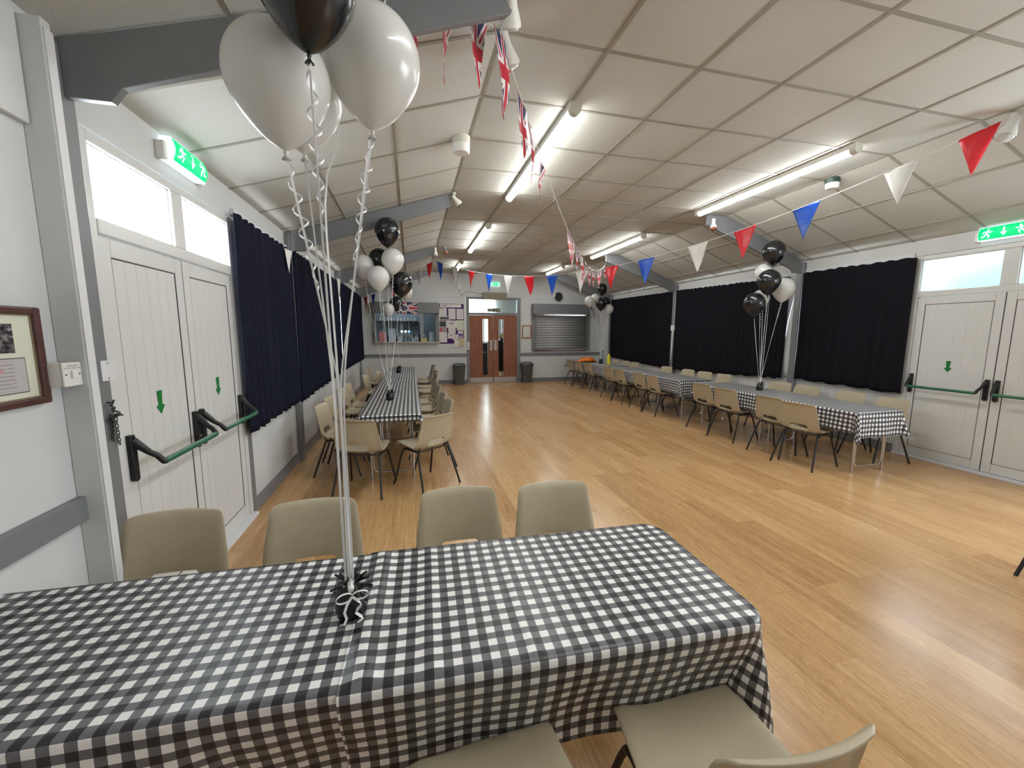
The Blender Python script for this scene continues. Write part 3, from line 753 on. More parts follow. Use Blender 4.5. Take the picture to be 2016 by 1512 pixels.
# ------------------------------------------------------------------ tables and gingham cloths
ZT = 0.688
def folding_table(x, y, L, W, rz, label, group, near=0.077, far=0.077, legs=None):
    """length along local x"""
    r = thing('folding_table', label, 'table', (x, y, 0), rz, group)
    MB().box(-L/2, L/2, -W/2, W/2, ZT-0.022, ZT).build('tabletop', M['cream'], r, bevel=0.004)
    for sx in (-1, 1):
        xx = sx*(L/2-0.12) if legs is None else legs[0 if sx < 0 else 1]-y
        for sy in (-1, 1):
            ly = sy*(W/2-(near if sy > 0 else far)); MB().tube([(xx, ly, 0), (xx, ly, ZT-0.022)], 0.0125, 10).build('leg', M['chrome'], r, smooth=40.0)
        w0, w1 = -(W/2-far-0.022), W/2-near-0.022; xi = xx
        pts = [(xi, w0, ZT-0.022)]+[(xi, w0+0.06-0.06*math.cos(a), 0.13-0.06*math.sin(a)) for a in [k*PI/12 for k in range(7)]]
        pts += [(xi, w0+w1-p[1], p[2]) for p in pts[::-1]]
        MB().tube(pts, 0.009, 8).build('brace', M['chrome'], r, smooth=40.0)
    return r
def cloth(cx, cy, L, W, rz, z, drop, label, group, seed, res=0.022, push=(), ridge=(), flare=0.05, rc=0.03, phase=(0, 0), cfl=(0.26, 0.30), ramp=1.0, rb=0.010):
    """table cloth; drop=(x-,x+,y-,y+) overhang in flat metres; UV = flat metres"""
    def axis(lo, hi, d0, d1):
        vals = []; a, b = lo-d0, hi+d1; n = max(2, int((b-a)/res)); vals = [a+(b-a)*i/n for i in range(n+1)]
        for e, d in ((lo, d0), (hi, d1)):
            if d > 0.02:
                k = 1 if e == hi else -1
                vals += [e+k*0.004, e+k*0.010, e+k*0.016, e-k*0.004]
        return sorted(set(round(v, 4) for v in vals))
    us, vs_ = axis(-L/2, L/2, drop[0], drop[1]), axis(-W/2, W/2, drop[2], drop[3])
    P, UV = [], []
    for v in vs_:
        row, ur = [], []
        for u in us:
            hx, hy = L/2-rc, W/2-rc
            if drop[0] < 0.02 and u < 0: qx = u
            elif drop[1] < 0.02 and u > 0: qx = u
            else: qx = max(-hx, min(hx, u))
            qy = max(-hy, min(hy, v))
            ox, oy = u-qx, v-qy; D = math.hypot(ox, oy)
            nz = noise.noise(Vector((u*3.1, v*3.4, seed)))*0.0016+noise.noise(Vector((u*9, v*8, seed+3)))*0.0007
            if D <= rc:
                x, y, zz = u, v, z+0.002+nz
                for (ru, amp, wd) in ridge:
                    d = (u-ru-0.03*noise.noise(Vector((v*4, seed, 1))))/wd; zz += amp*math.exp(-d*d)*(0.8+0.5*noise.noise(Vector((v*5, 2, seed))))
                zz = max(zz, z+0.0008)
            else:
                dx, dy = ox/D, oy/D; d = D-rc
                ang = math.atan2(abs(dy), abs(dx)); corner = math.sin(2*ang)**2 if (abs(dx) > 1e-6 and abs(dy) > 1e-6) else 0.0
                if d < rb*PI/2: a = d/rb; out, dz = rb*math.sin(a), rb*(1-math.cos(a))
                else: out, dz = rb, rb+(d-rb*PI/2)
                sN = (qx*abs(dy)+qy*abs(dx))
                e = sstep(d, 0.02, 0.22)
                rip = 0.010*math.sin(sN*2*PI/0.34+seed*1.7)+0.012*noise.noise(Vector((sN*3.2, d*1.5, seed)))
                fl = flare*d*(1-corner)+corner*d*(cfl[0]+cfl[1]*math.sin(ang*6+seed))
                out += max(-0.003, e*rip*ramp+0.004)*(1-corner)+fl
                dz *= (1-0.10*corner)
                for (side, p0, p1, amt) in push:
                    if side == 'y-' and dy < 0: out -= -dy*amt*sstep(d, 0.0, 0.34)*sstep(u, p0-0.10, p0+0.05)*(1-sstep(u, p1-0.02, p1+0.14))
                x, y, zz = qx+dx*(rc+out), qy+dy*(rc+out), z+0.002-dz
            row.append((x, y, zz)); ur.append((u+phase[0]+seed*0.013, v+phase[1]+seed*0.007))
        P.append(row); UV.append(ur)
    o = MB().grid(P, UV).build('tablecloth', M['gingham'], smooth=True)
    o.location = (cx, cy, 0); o.rotation_euler = (0, 0, rz)
    return tag(o, label, 'tablecloth', group)
# nearest row, across the bottom of the picture
FR = math.radians(-1.95)
def frow(u, v): return (-0.125+u*math.cos(FR)-v*math.sin(FR), 1.175+u*math.sin(FR)+v*math.cos(FR))
for u0, u1, lb in ((-1.125, -0.005, 'folding table at the bottom left under the nearest checked cloth'), (0.005, 1.085, 'folding table in the right half of the nearest row')):
    x, y = frow((u0+u1)/2, 0); folding_table(x, y, u1-u0, 0.56, FR, lb, 'folding tables of the nearest row', 0.07, 0.19)
x, y = frow(-0.571, 0)
cloth(x, y, 1.124, 0.565, FR, ZT, (0, 0, 0.34, 0.10), 'black and white gingham cloth covering the left half of the nearest table', 'gingham cloths of the nearest row', 1, 0.018, ramp=0.5, flare=0.03, push=(('y-', 0.25, 0.9, 0.09),))
x, y = frow(0.52, 0)
cloth(x, y, 1.14, 0.568, FR, ZT+0.003, (0, 0.36, 0.36, 0.10), 'gingham cloth on the right half of the nearest table, creased beside the balloon weight', 'gingham cloths of the nearest row', 2, 0.016,
      push=(('y-', -0.62, 0.535, 0.10),), ridge=((-0.525, 0.012, 0.030), (-0.36, 0.004, 0.02), (-0.10, 0.003, 0.015)), rc=0.055, cfl=(0.12, 0.04), ramp=0.35, flare=0.05, rb=0.022)
# left row
LX0 = -0.215
for a, b, lb, lg in ((4.06, 5.43, 'nearest folding table of the left row', (4.18, 5.40)), (5.44, 6.81, 'second folding table of the left row', (5.49, 6.75)), (6.93, 8.27, 'third folding table of the left row', (7.05, 7.88)), (8.28, 9.62, 'farthest folding table of the left row', (8.58, 9.30))):
    folding_table(LX0, (a+b)/2, b-a, 0.57, PI/2, lb, 'folding tables of the left row', legs=lg)
cloth(LX0, 5.435, 2.76, 0.575, PI/2, ZT, (0.075, 0, 0.25, 0.14), 'gingham cloth on the near half of the left table row', 'gingham cloths of the left row', 3, 0.03, ridge=((-0.32, 0.006, 0.012),))
cloth(LX0, 8.275, 2.70, 0.575, PI/2, ZT, (0.06, 0, 0.25, 0.14), 'gingham cloth on the far half of the left table row', 'gingham cloths of the left row', 4, 0.035)
# right row
RX0 = 4.715
for a, b, lb, lg in ((3.05, 4.265, 'folding table at the near end of the right row', (3.155, 4.21)), (4.275, 5.49, 'second folding table of the right row', (4.345, 5.462)), (5.86, 7.09, 'third folding table of the right row', (5.98, 6.68)), (7.10, 8.33, 'fourth folding table of the right row', (7.30, 7.975)), (8.74, 9.95, 'fifth folding table of the right row', (8.88, 9.79)), (9.96, 11.17, 'folding table of the right row nearest the far corner', (10.38, 11.05))):
    folding_table(RX0 if a < 8.5 else RX0+0.075, (a+b)/2, b-a, 0.62, PI/2, lb, 'folding tables of the right row', 0.16, 0.03, lg)
cloth(RX0, 4.27, 2.45, 0.625, PI/2, ZT, (0.27, 0.15, 0.13, 0.225), 'gingham cloth on the near end of the right table row, corner hanging low', 'gingham cloths of the right row', 5, 0.024, cfl=(0.14, 0.22))
cloth(RX0, 7.095, 2.48, 0.625, PI/2, ZT, (0.26, 0.06, 0.13, 0.225), 'gingham cloth on the middle of the right table row', 'gingham cloths of the right row', 6, 0.03)
cloth(RX0+0.075, 9.955, 2.44, 0.625, PI/2, ZT, (0.20, 0.1, 0.13, 0.225), 'gingham cloth on the far end of the right table row, under the orange bag', 'gingham cloths of the right row', 7, 0.035)

# ------------------------------------------------------------------ moulded stacking chair
def make_chair():
    r = thing('stacking_chair', '', 'chair')
    prof = [(0.228, 0.398), (0.226, 0.414), (0.214, 0.426), (0.185, 0.428), (0.13, 0.422), (0.06, 0.415), (-0.01, 0.410), (-0.07, 0.407), (-0.11, 0.409),
            (-0.135, 0.416), (-0.152, 0.430), (-0.160, 0.441), (-0.166, 0.455), (-0.171, 0.471), (-0.176, 0.490), (-0.187, 0.545), (-0.196, 0.585), (-0.205, 0.625), (-0.214, 0.662), (-0.222, 0.690), (-0.230, 0.710), (-0.240, 0.722), (-0.252, 0.724)]
    SPLIT = 10
    wid = [0.180, 0.184, 0.187, 0.190, 0.194, 0.200, 0.206, 0.210, 0.213, 0.214, 0.214, 0.213, 0.212, 0.210, 0.207, 0.203, 0.197, 0.191, 0.187, 0.184, 0.180, 0.172, 0.150]
    NC = 22; P = []
    slot = {11: 0.092, 12: 0.100, 13: 0.098, 14: 0.078}
    for i, (py, pz) in enumerate(prof):
        w = wid[i]; row = []; hw = slot.get(i, 0.095)
        for j in range(NC+1):
            if j < 6: x = lerp(-w, -hw, j/6)
            elif j > 16: x = lerp(hw, w, (j-16)/6)
            else: x = lerp(-hw, hw, (j-6)/10)
            u = x/w
            if i <= SPLIT:
                f = i/SPLIT; yy = py-0.012*u*u*(1-f)+0.030*f*u**2; zz = pz-0.012*(1-u*u)*min(1, i/3)*1.0+0.010*abs(u)**3-0.016*max(0, abs(u)-0.86)/0.14*(1-f)
            else:
                f = (i-SPLIT)/(len(prof)-1-SPLIT); yy = py+lerp(0.034, 0.026, f)*u*u; zz = pz-0.012*(1-u*u)*max(0, 1-f*2.2)
                rim = max(0, abs(u)-0.88)/0.12; yy -= 0.010*rim*rim*(1-sstep(f, 0.55, 0.95))
                zz -= 0.004*max(0, (f-0.7)/0.3)*u*u
            row.append((x, yy, zz))
        P.append(row)
    s1 = MB().grid(P[:SPLIT+1]).build('seat', M['chair'], r, smooth=True, solid=0.009, offset=-1.0, bevel=0.003)
    s2 = MB().grid(P[SPLIT:], skip=lambda i, j: (SPLIT+i) in (11, 12, 13) and 6 <= j < 16).build('backrest', M['chair'], r, smooth=True, solid=0.009, offset=-1.0, bevel=0.003)
    for sx in (-1, 1):
        top = []
        front = [(sx*0.225, 0.232, 0), (sx*0.188, 0.135, 0.33)]+[(sx*0.180, 0.085+0.045*math.cos(a), 0.345+0.035*math.sin(a)) for a in (0.3, 0.7, 1.1, PI/2)]+[(sx*0.180, 0.0, 0.38)]
        rear = [(sx*0.225, -0.240, 0), (sx*0.188, -0.128, 0.33)]+[(sx*0.180, -0.080-0.045*math.cos(a), 0.345+0.035*math.sin(a)) for a in (0.3, 0.7, 1.1, PI/2)]+[(sx*0.180, 0.0, 0.38)]
        for pts in (front, rear): MB().tube(pts, 0.0105, 10).build('leg', M['steel_black'], r, smooth=40.0)
    MB().tube([(-0.18, 0.075, 0.38), (0.18, 0.075, 0.38)], 0.0095, 8).tube([(-0.18, -0.075, 0.38), (-0.17, -0.12, 0.386), (-0.12, -0.145, 0.392), (0.12, -0.145, 0.392), (0.17, -0.12, 0.386), (0.18, -0.075, 0.38)], 0.0085, 8).build('seat_frame', M['steel_black'], r, smooth=40.0)
    return r
PROTO = make_chair(); used = [False]
def chair(tx, ty, heading, label, group):
    """(tx,ty): where the middle of the backrest's top edge stands; heading in degrees"""
    h = math.radians(heading); o = PROTO if not used[0] else copy_tree(PROTO); used[0] = True
    o.location = (tx+0.238*math.cos(h), ty+0.238*math.sin(h), 0); o.rotation_euler = (0, 0, h-PI/2)
    tag(o, label, 'chair', group); return o
B = 'beige chair '
for (x, y, h, lb) in ((-0.993, 1.956, -91.5, 'behind the nearest table, leftmost, against the white doors'), (-0.448, 1.941, -89.5, 'behind the nearest table, second from left, crossed by balloon ribbons'),
                      (0.207, 1.930, -91.5, 'behind the nearest table, third from left'), (0.685, 1.888, -93, 'behind the nearest table, rightmost of the four')):
    chair(x, y, h, B+lb, 'chairs on the far side of the nearest table')
chair(0.703, 0.490, 87, B+'on the near side of the nearest table, right end, seat fully in view', 'chairs on the near side of the nearest table')
chair(0.19, 0.468, 95, B+'at the bottom edge of the photo, only its seat front showing', 'chairs on the near side of the nearest table')
chair(-0.512, 3.68, 76.5, B+'at the near end of the left row, the left one, tucked straight in', 'chairs at the near end of the left row')
chair(0.257, 3.752, 125.8, B+'at the near end of the left row, right one, turned aslant', 'chairs at the near end of the left row')
ordn = ['nearest', 'second', 'third', 'fourth', 'fifth', 'sixth', 'seventh', 'eighth', 'ninth', 'tenth', 'farthest']
LRr = [(0.434, 4.60, 187), (0.411, 5.132, 186), (0.402, 5.818, 184), (0.395, 6.416, 186), (0.481, 7.609, 184), (0.509, 8.156, 186), (0.489, 9.019, 184), (0.54, 9.606, 190)]
for i, (x, y, h) in enumerate(LRr):
    chair(x, y, h, B+'on the aisle side of the left row, %s from the near end' % (ordn[i] if i < 7 else 'the farthest'), 'chairs on the aisle side of the left row')
LLl = [(-0.983, 4.59, -7), (-0.996, 5.096, -7), (-0.97, 5.83, -5), (-0.96, 6.34, -4), (-0.85, 7.60, -7), (-0.67, 8.22, -9), (-0.956, 8.95, -2), (-0.96, 9.59, -1)]
for i, (x, y, h) in enumerate(LLl):
    chair(x, y, h, B+'on the window side of the left row, %s from the near end' % (ordn[i] if i < 7 else 'the farthest'), 'chairs on the window side of the left row')
RR = [(4.120, 3.485, 10), (4.180, 3.925, 3.0), (4.187, 4.645, 6), (4.25, 5.195, 3), (4.190, 6.423, -2), (4.235, 6.944, 0), (4.231, 7.686, 1), (4.270, 8.245, 4), (4.34, 9.485, 3), (4.310, 10.05, 2), (4.36, 10.75, 2)]
for i, (x, y, h) in enumerate(RR):
    chair(x, y, h, B+'on the aisle side of the right row, %s from the near end' % (ordn[i] if i < 10 else 'the farthest'), 'chairs on the aisle side of the right row')
WW = [(5.566, 3.446, 172), (5.66, 3.985, 176), (5.66, 4.606, 182), (5.66, 5.047, 184), (5.66, 6.219, 178), (5.66, 6.727, 183), (5.66, 7.226, 182), (5.66, 7.959, 184), (5.66, 9.293, 180), (5.66, 9.75, 183), (5.66, 10.263, 178)]
for i, (x, y, h) in enumerate(WW):
    chair(x, y, h, B+'on the window side of the right row, %s from the near end' % (ordn[i] if i < 10 else 'the farthest'), 'chairs on the window side of the right row')
chair(3.62, 1.27, 0, B+'mostly outside the frame, one black foot showing at the right edge', None)

# ------------------------------------------------------------------ balloons
def balloon(c, R, tail_to, black, label, group, wr=0.0045, curl=True, sixty=None, seed=0, wiggle=0.0, curl_len=0.34, others=(), gather=None):
    c = Vector(c); rnd = random.Random(seed)
    end = Vector(tail_to)
    ax = (c-end).normalized(); ax = (ax*0.45+Vector((0, 0, 1))*0.55).normalized()
    r = thing('balloon', label, 'balloon', tuple(c), 0, group)
    Q = Vector((0, 0, 1)).rotation_difference(ax).to_matrix().to_4x4()
    prof = [(0, R*1.04)]+[(R*math.sin(a), R*1.04*math.cos(a)) for a in [k*PI/24 for k in range(1, 13)]]
    B_ = 1.36*R
    prof += [(R*(1-s_*s_)**0.80*(1-0.10*s_*math.sin(PI*s_)), -B_*s_) for s_ in [k/16 for k in range(1, 16)]]+[(0.035*R, -B_*1.0)]
    MB().lathe(prof, 40, Q).build('latex_body', M['balloon_k'] if black else M['balloon_w'], r, smooth=True)
    MB().lathe([(0.03*R, -B_*0.99), (0.05*R, -B_*1.03), (0.03*R, -B_*1.06), (0.10*R, -B_*1.13), (0, -B_*1.12)], 12, Q).build('knot', M['balloon_k'] if black else M['balloon_w'], r, smooth=True)
    k0 = Q @ Vector((0, 0, -B_*1.05)); k1 = end-c; pts = []
    side = Vector((math.cos(YAW), -math.sin(YAW), 0))
    n = 22
    bow = Vector((rnd.uniform(-1, 1), rnd.uniform(-1, 1), 0))*wiggle
    sd = []
    gp = None if gather is None else Vector(gather)-c
    def clear(q, extra=0.0):
        for (oc, oR) in others:
            dv = q+c-oc; hz_ = 1.36 if dv.z < 0 else 1.04; rr = math.sqrt(dv.x**2+dv.y**2+(dv.z/hz_)**2)
            lim = oR*1.06+extra
            if rr < lim and dv.length > 1e-4:
                need = math.sqrt(max(0, lim**2-(dv.z/hz_)**2)); hv = Vector((dv.x, dv.y+0.02, 0)); hv = hv.normalized() if hv.length > 1e-4 else Vector((0, 1, 0))
                q = Vector((oc.x+hv.x*need, oc.y+hv.y*need, q.z+c.z))-c
        return q
    for i in range(n+1):
        t = i/n
        if gp is None: q = k0.lerp(k1, t)
        else: q = k0.lerp(gp, t/0.6) if t < 0.6 else gp.lerp(k1, (t-0.6)/0.4)
        pts.append(clear(q+bow*math.sin(PI*t))); a = 0.5*math.sin(t*7+seed); sd.append(tuple(side*math.cos(a)+Vector((0, 1, 0))*math.sin(a)))
    for _ in range(2): pts = [pts[0]]+[(pts[i-1]+pts[i]*2+pts[i+1])/4 for i in range(1, n)]+[pts[-1]]
    pts = [clear(q, 0.006) if 0 < i < n-1 else q for i, q in enumerate(pts)]
    MB().strip(pts, wr, sd).build('ribbon', M['ribbon'], r, smooth=40.0)
    if curl:
        d = ((gp if gp is not None else k1)-k0).normalized(); e1 = d.orthogonal().normalized(); e2 = d.cross(e1); cp, cs = [], []
        turns = 6 if curl_len > 0.2 else 5
        for i in range(71):
            t = i/70; rr = 0.022*(0.25+0.75*math.sin(PI*min(1, t*1.15)))*(curl_len/0.34)*0.68
            a = 2*PI*turns*t**1.15+seed; cp.append(clear(k0+d*curl_len*t+e1*rr*math.cos(a)+e2*rr*math.sin(a), 0.004)); cs.append(tuple(d))
        MB().strip(cp, wr*0.85, cs).build('curled_ribbon', M['ribbon'], r, smooth=40.0)
    if sixty is not None:
        # "60" wrapped on the skin, facing direction sixty (local unit vectors), a few repeats
        m = MB(); Qi = Q.to_3x3()
        for (az, el) in sixty:
            for tx in ('60',):
                def fn(u, v, az=az, el=el):
                    a = az+u/R; e = el+v/R
                    x, y, z = R*1.004*math.cos(e)*math.sin(a), -R*1.004*math.cos(e)*math.cos(a), (R*1.045 if e > 0 else 1.36*R)*math.sin(e)
                    if e < 0:
                        s_ = -math.sin(e); rr = R*(1-s_*s_)**0.80*(1-0.10*s_*math.sin(PI*s_))*1.012; z = -B_*s_
                        x, y = rr*math.sin(a), -rr*math.cos(a)
                    return tuple(Qi @ Vector((x, y, z)))
                put_text(m, tx, R*0.42, fn)
        m.build('printed_number', M['silverprint'], r)
    return r
def weight(loc, label, rz=0.0, sc=1.0, bow=True):
    r = thing('balloon_weight', label, 'balloon weight', loc, rz, 'black foil balloon weights on the tables')
    prof = [(0, 0.0), (0.028, 0.0), (0.034, 0.006), (0.036, 0.032), (0.033, 0.056), (0.020, 0.072), (0.010, 0.080)]
    MB().lathe([(a*sc, b*sc) for a, b in prof]+[(0, 0.080*sc)], 14).build('foil_bag', M['blackfoil'], r, smooth=50.0)
    m = MB(); rn = random.Random(5)
    for k in range(34):
        a = rn.uniform(0, 2*PI); e = rn.uniform(-0.45, 1.15); l = rn.uniform(0.028, 0.058)*sc
        d = Vector((math.cos(a)*math.cos(e), math.sin(a)*math.cos(e), math.sin(e))); b = Vector((0, 0, 0.072*sc))
        s_ = d.orthogonal().normalized(); m.strip([b, b+d*l*0.6, b+d*l+Vector((0, 0, -0.004*sc))], 0.0055*sc, tuple(s_), 0.0008)
    m.build('tinsel_fringe', M['blackfoil'], r)
    if bow:
        m = MB()
        def loop(cx, cz, rx, rz_, a0, a1, n=18, y=-0.036):
            return [(sc*(cx+rx*math.cos(lerp(a0, a1, i/n))), sc*(y-0.006*math.sin(i/n*PI)), sc*(cz+rz_*math.sin(lerp(a0, a1, i/n)))) for i in range(n+1)]
        m.strip(loop(-0.017, 0.068, 0.018, 0.011, 0, 2*PI), 0.006*sc, (0, 1, 0)); m.strip(loop(0.018, 0.067, 0.018, 0.010, PI, -PI), 0.006*sc, (0, 1, 0))
        tl = [(sc*x, sc*yy, sc*z) for x, yy, z in ((0, -0.036, 0.065), (-0.012, -0.040, 0.05), (-0.018, -0.042, 0.034), (-0.014, -0.042, 0.018), (-0.020, -0.046, 0.008), (-0.030, -0.046, 0.010))]
        m.strip(tl, 0.006*sc, (1, 0, 0))
        tr = [(sc*x, sc*yy, sc*z) for x, yy, z in ((0.0, -0.036, 0.065), (0.012, -0.042, 0.055), (0.019, -0.044, 0.045), (0.010, -0.044, 0.036), (0.006, -0.044, 0.028), (0.016, -0.046, 0.018), (0.020, -0.046, 0.010), (0.008, -0.048, 0.004))]
        m.strip(tr, 0.006*sc, (0, 0.3, 1))
        m.tube([(0, -0.028*sc, 0.076*sc), (0, 0, 0.085*sc)], 0.007*sc, 8)
        m.build('ribbon_bow', M['ribbon'], r, smooth=40.0)
    return r
def cluster(anchor, ztop, items, group, wr, curl_len, gather=None):
    for (c, R, blk, lb, six, curl, wig, seed) in items:
        a = (anchor[0]+0.011*math.cos(seed), anchor[1]+0.011*math.sin(seed), ztop)
        gth = None if gather is None else (gather[0]+0.009*math.cos(seed), gather[1]+0.009*math.sin(seed), gather[2])
        oth = [(Vector(q[0]), q[1]) for q in items if q[0] != c]
        balloon(c, R, a, blk, lb, group, wr, curl, six, seed, wig, curl_len, oth, gth)
F60 = [(-0.15, 0.15), (1.25, 0.1), (-1.5, 0.0), (0.3, -0.45), (0.55, 0.75)]
AF = (-0.190, 1.150)
weight((AF[0], AF[1], ZT+0.003), 'black foil balloon weight with white ribbon bow on the nearest table', 0.25, 1.2)
cluster(AF, ZT+0.085, [
    ((-0.270, 1.077, 2.059), 0.108, False, 'large pearl white balloon at upper left, front one with its knot low', None, True, 0.004, 1),
    ((-0.073, 1.153, 2.169), 0.117, False, 'large pearl white balloon right of centre at the top edge', None, True, 0.006, 2),
    ((-0.275, 1.300, 2.135), 0.107, False, 'pearl white balloon half hidden behind the large left one', None, False, 0.004, 3),
    ((-0.175, 0.919, 2.162), 0.093, True, 'black balloon cut off by the top edge of the photo', F60, True, 0.004, 4),
    ((-0.27, 1.42, 2.745), 0.105, True, 'black balloon above the top edge, its ribbon showing left of the other', None, False, 0.003, 5),
    ((-0.02, 1.44, 2.80), 0.110, True, 'black balloon above the top edge, its ribbon showing right of the other', None, False, 0.003, 6)], 'balloons over the nearest table', 0.0052, 0.32, (-0.193, 1.15, 1.36))
AL = (-0.26, 4.95); G = 'balloons over the near half of the left row'
weight((AL[0], AL[1], ZT+0.002), 'black foil balloon weight on the near cloth of the left row', 0.1, 1.25, False)
cluster(AL, ZT+0.10, [
    ((-0.223, 4.95, 2.64), 0.139, True, 'black balloon printed 60, highest of the left bunch', F60, False, 0.0, 11),
    ((-0.330, 5.12, 2.345), 0.125, True, 'black balloon in the left bunch, half hidden behind the bright white one', None, False, 0.0, 12),
    ((-0.172, 4.90, 2.31), 0.124, False, 'bright white balloon in the left bunch, under the highest black one', None, True, 0.01, 13),
    ((-0.500, 5.0, 2.25), 0.118, False, 'greyish white balloon at the far left of the left bunch', None, False, 0.03, 14),
    ((-0.329, 4.80, 2.10), 0.120, False, 'white balloon low in the front of the left bunch', None, True, 0.01, 15),
    ((-0.085, 5.10, 2.08), 0.130, True, 'black balloon printed 60 at the lower right of the left bunch', F60, True, 0.01, 16)], G, 0.0045, 0.25)
AL2 = (-0.25, 8.27); G = 'balloons over the far half of the left row'
weight((AL2[0], AL2[1], ZT+0.002), 'black foil balloon weight on the far cloth of the left row', 0.0, 1.4, False)
cluster(AL2, ZT+0.11, [
    ((-0.06, 8.27, 2.26), 0.125, False, 'white balloon of the far left bunch peeking out right of a black one', None, True, 0.01, 21),
    ((-0.25, 8.30, 2.06), 0.125, True, 'black balloon of the far left bunch above the union flag', None, True, 0.01, 22),
    ((-0.407, 8.20, 1.93), 0.118, False, 'small-looking white balloon of the far left bunch in front of the bar hatch', None, False, 0.01, 23),
    ((-0.13, 8.45, 2.50), 0.125, True, 'black balloon of the far left bunch, mostly hidden behind nearer balloons', None, False, 0.01, 24)], G, 0.0045, 0.2)
AR = (4.765, 4.60); G = 'balloons over the near end of the right row'
weight((AR[0], AR[1], ZT+0.002), 'black foil balloon weight on the near cloth of the right row', -0.6, 1.25, False)
cluster(AR, ZT+0.10, [
    ((4.816, 4.60, 2.590), 0.143, True, 'black balloon printed 60, highest of the near right bunch', [(1.0, 0.0), (1.9, 0.3), (0.2, -0.3)], False, 0.0, 31),
    ((4.840, 4.75, 2.330), 0.125, False, 'white balloon in the near right bunch right under the highest black one', None, True, 0.01, 32),
    ((4.690, 4.52, 2.190), 0.144, True, 'black balloon printed 60 in the middle of the near right bunch', [(1.1, 0.2), (0.0, -0.1), (2.0, 0.4)], True, 0.02, 33),
    ((4.640, 4.68, 1.905), 0.138, True, 'black balloon lowest on the left of the near right bunch', [(1.1, 0.1), (0.1, -0.2)], False, 0.01, 34),
    ((5.030, 4.60, 2.105), 0.142, False, 'white balloon at the right of the near right bunch, before the curtain edge', None, True, 0.01, 35),
    ((4.860, 4.80, 1.985), 0.115, False, 'white balloon tucked behind the others in the near right bunch', None, True, 0.01, 36)], G, 0.0045, 0.25)
AR2 = (4.80, 9.60); G = 'balloons over the far end of the right row'
weight((AR2[0], AR2[1], ZT+0.002), 'black foil balloon weight beside the orange bag', 0.0, 1.4, False)
cluster(AR2, ZT+0.11, [
    ((4.767, 9.58, 2.60), 0.130, True, 'black balloon highest of the far right bunch', None, False, 0.0, 41),
    ((4.425, 9.58, 2.29), 0.118, False, 'white balloon at the left of the far right bunch with a dangling curl', None, True, 0.06, 42),
    ((4.640, 9.70, 2.36), 0.118, False, 'white balloon in the middle of the far right bunch, half hidden', None, False, 0.02, 43),
    ((4.683, 9.45, 2.22), 0.138, True, 'black balloon in the front of the far right bunch', None, False, 0.01, 44),
    ((4.940, 9.70, 2.28), 0.122, True, 'black balloon at the right of the far right bunch', None, False, 0.01, 45),
    ((4.955, 9.55, 2.09), 0.120, False, 'greyish white balloon lowest of the far right bunch', None, True, 0.01, 46)], G, 0.0055, 0.25)

# ------------------------------------------------------------------ bunting
def cat(A, Bp, sag, t): p = Vector(A).lerp(Vector(Bp), t); p.z -= 4*sag*t*(1-t); return p
def pennant(p, d, w, h, m, parent, curl, seed, uv=False):
    """triangular flag hanging from p, top edge along d"""
    d = Vector(d).normalized(); dn = d.copy(); nrm = Vector((-d.y, d.x, 0)).normalized(); R, C = 12, 6; P, UV = [], []
    for i in range(R+1):
        t = i/R; row, ur = [], []
        for j in range(C+1):
            u = (j/C-0.5)*(1-0.985*t)
            off = curl*math.sin(t*2.6+seed)*t+curl*0.55*math.sin(u*5+seed)*(0.4+t)
            q = p+dn*u*w*(1-0.12*curl*10*abs(math.sin(seed)))-Vector((0, 0, 1))*h*t+nrm*off+dn*0.3*curl*math.sin(seed*2)*t*t
            row.append(q-p); ur.append((u+0.5, 1-t))
        P.append(row); UV.append(ur)
    o = MB().grid(P, UV).build('pennant', m, parent, smooth=True, solid=0.0008)
    return o
def string(pts, parent, base, r=0.003):
    MB().tube([Vector(q)-base for q in pts], r, 6).build('string', M['cord'], parent, smooth=True)
# red, white and blue string crossing the hall
A0, A1, SG = (0.535, 9.20, 3.06), (4.40, 2.35, 3.09), 0.68
r = thing('bunting', 'red, white and blue pennant string sagging across the middle of the hall', 'bunting', A0)
base = Vector(A0)
string([cat(A0, A1, SG, i/60) for i in range(61)], r, base)
tt = [(0.0315, 'blue'), (0.0995, 'whitef'), (0.170, 'red'), (0.2385, 'blue'), (0.304, 'whitef'), (0.371, 'red'), (0.4355, 'blue'), (0.509, 'whitef'), (0.5745, 'red'), (0.640, 'blue'),
      (0.7235, 'whitef'), (0.787, 'red'), (0.856, 'blue'), (0.940, 'whitef'), (0.9945, 'red')]
for k, (t, c) in enumerate(tt):
    p = cat(A0, A1, SG, t); d = cat(A0, A1, SG, min(1, t+0.01))-cat(A0, A1, SG, t-0.01)
    o = pennant(p, d, 0.235, 0.32 if t > 0.2 else 0.36, M[c], r, 0.018+0.01*((k*7) % 3), k*1.3); o.location = p-base
    o['label'] = {'red': 'red pennant', 'blue': 'blue pennant', 'whitef': 'white pennant'}[c]
# the same string going on into the far left corner
A2 = (-1.27, 11.62, 2.40)
r = thing('bunting', 'pennant string running from the third left frame down to the far left corner', 'bunting', A0)
string([cat(A0, A2, 0.12, i/30) for i in range(31)], r, base)
for k, (t, c) in enumerate(((0.045, 'red'), (0.17, 'whitef'), (0.34, 'blue'), (0.50, 'red'), (0.80, 'blue'), (0.92, 'red'))):
    p = cat(A0, A2, 0.12, t); o = pennant(p, Vector((A2[0]-A0[0], A2[1]-A0[1], -0.5)), 0.22, 0.32, M[c], r, 0.02, k*2.1); o.location = p-base
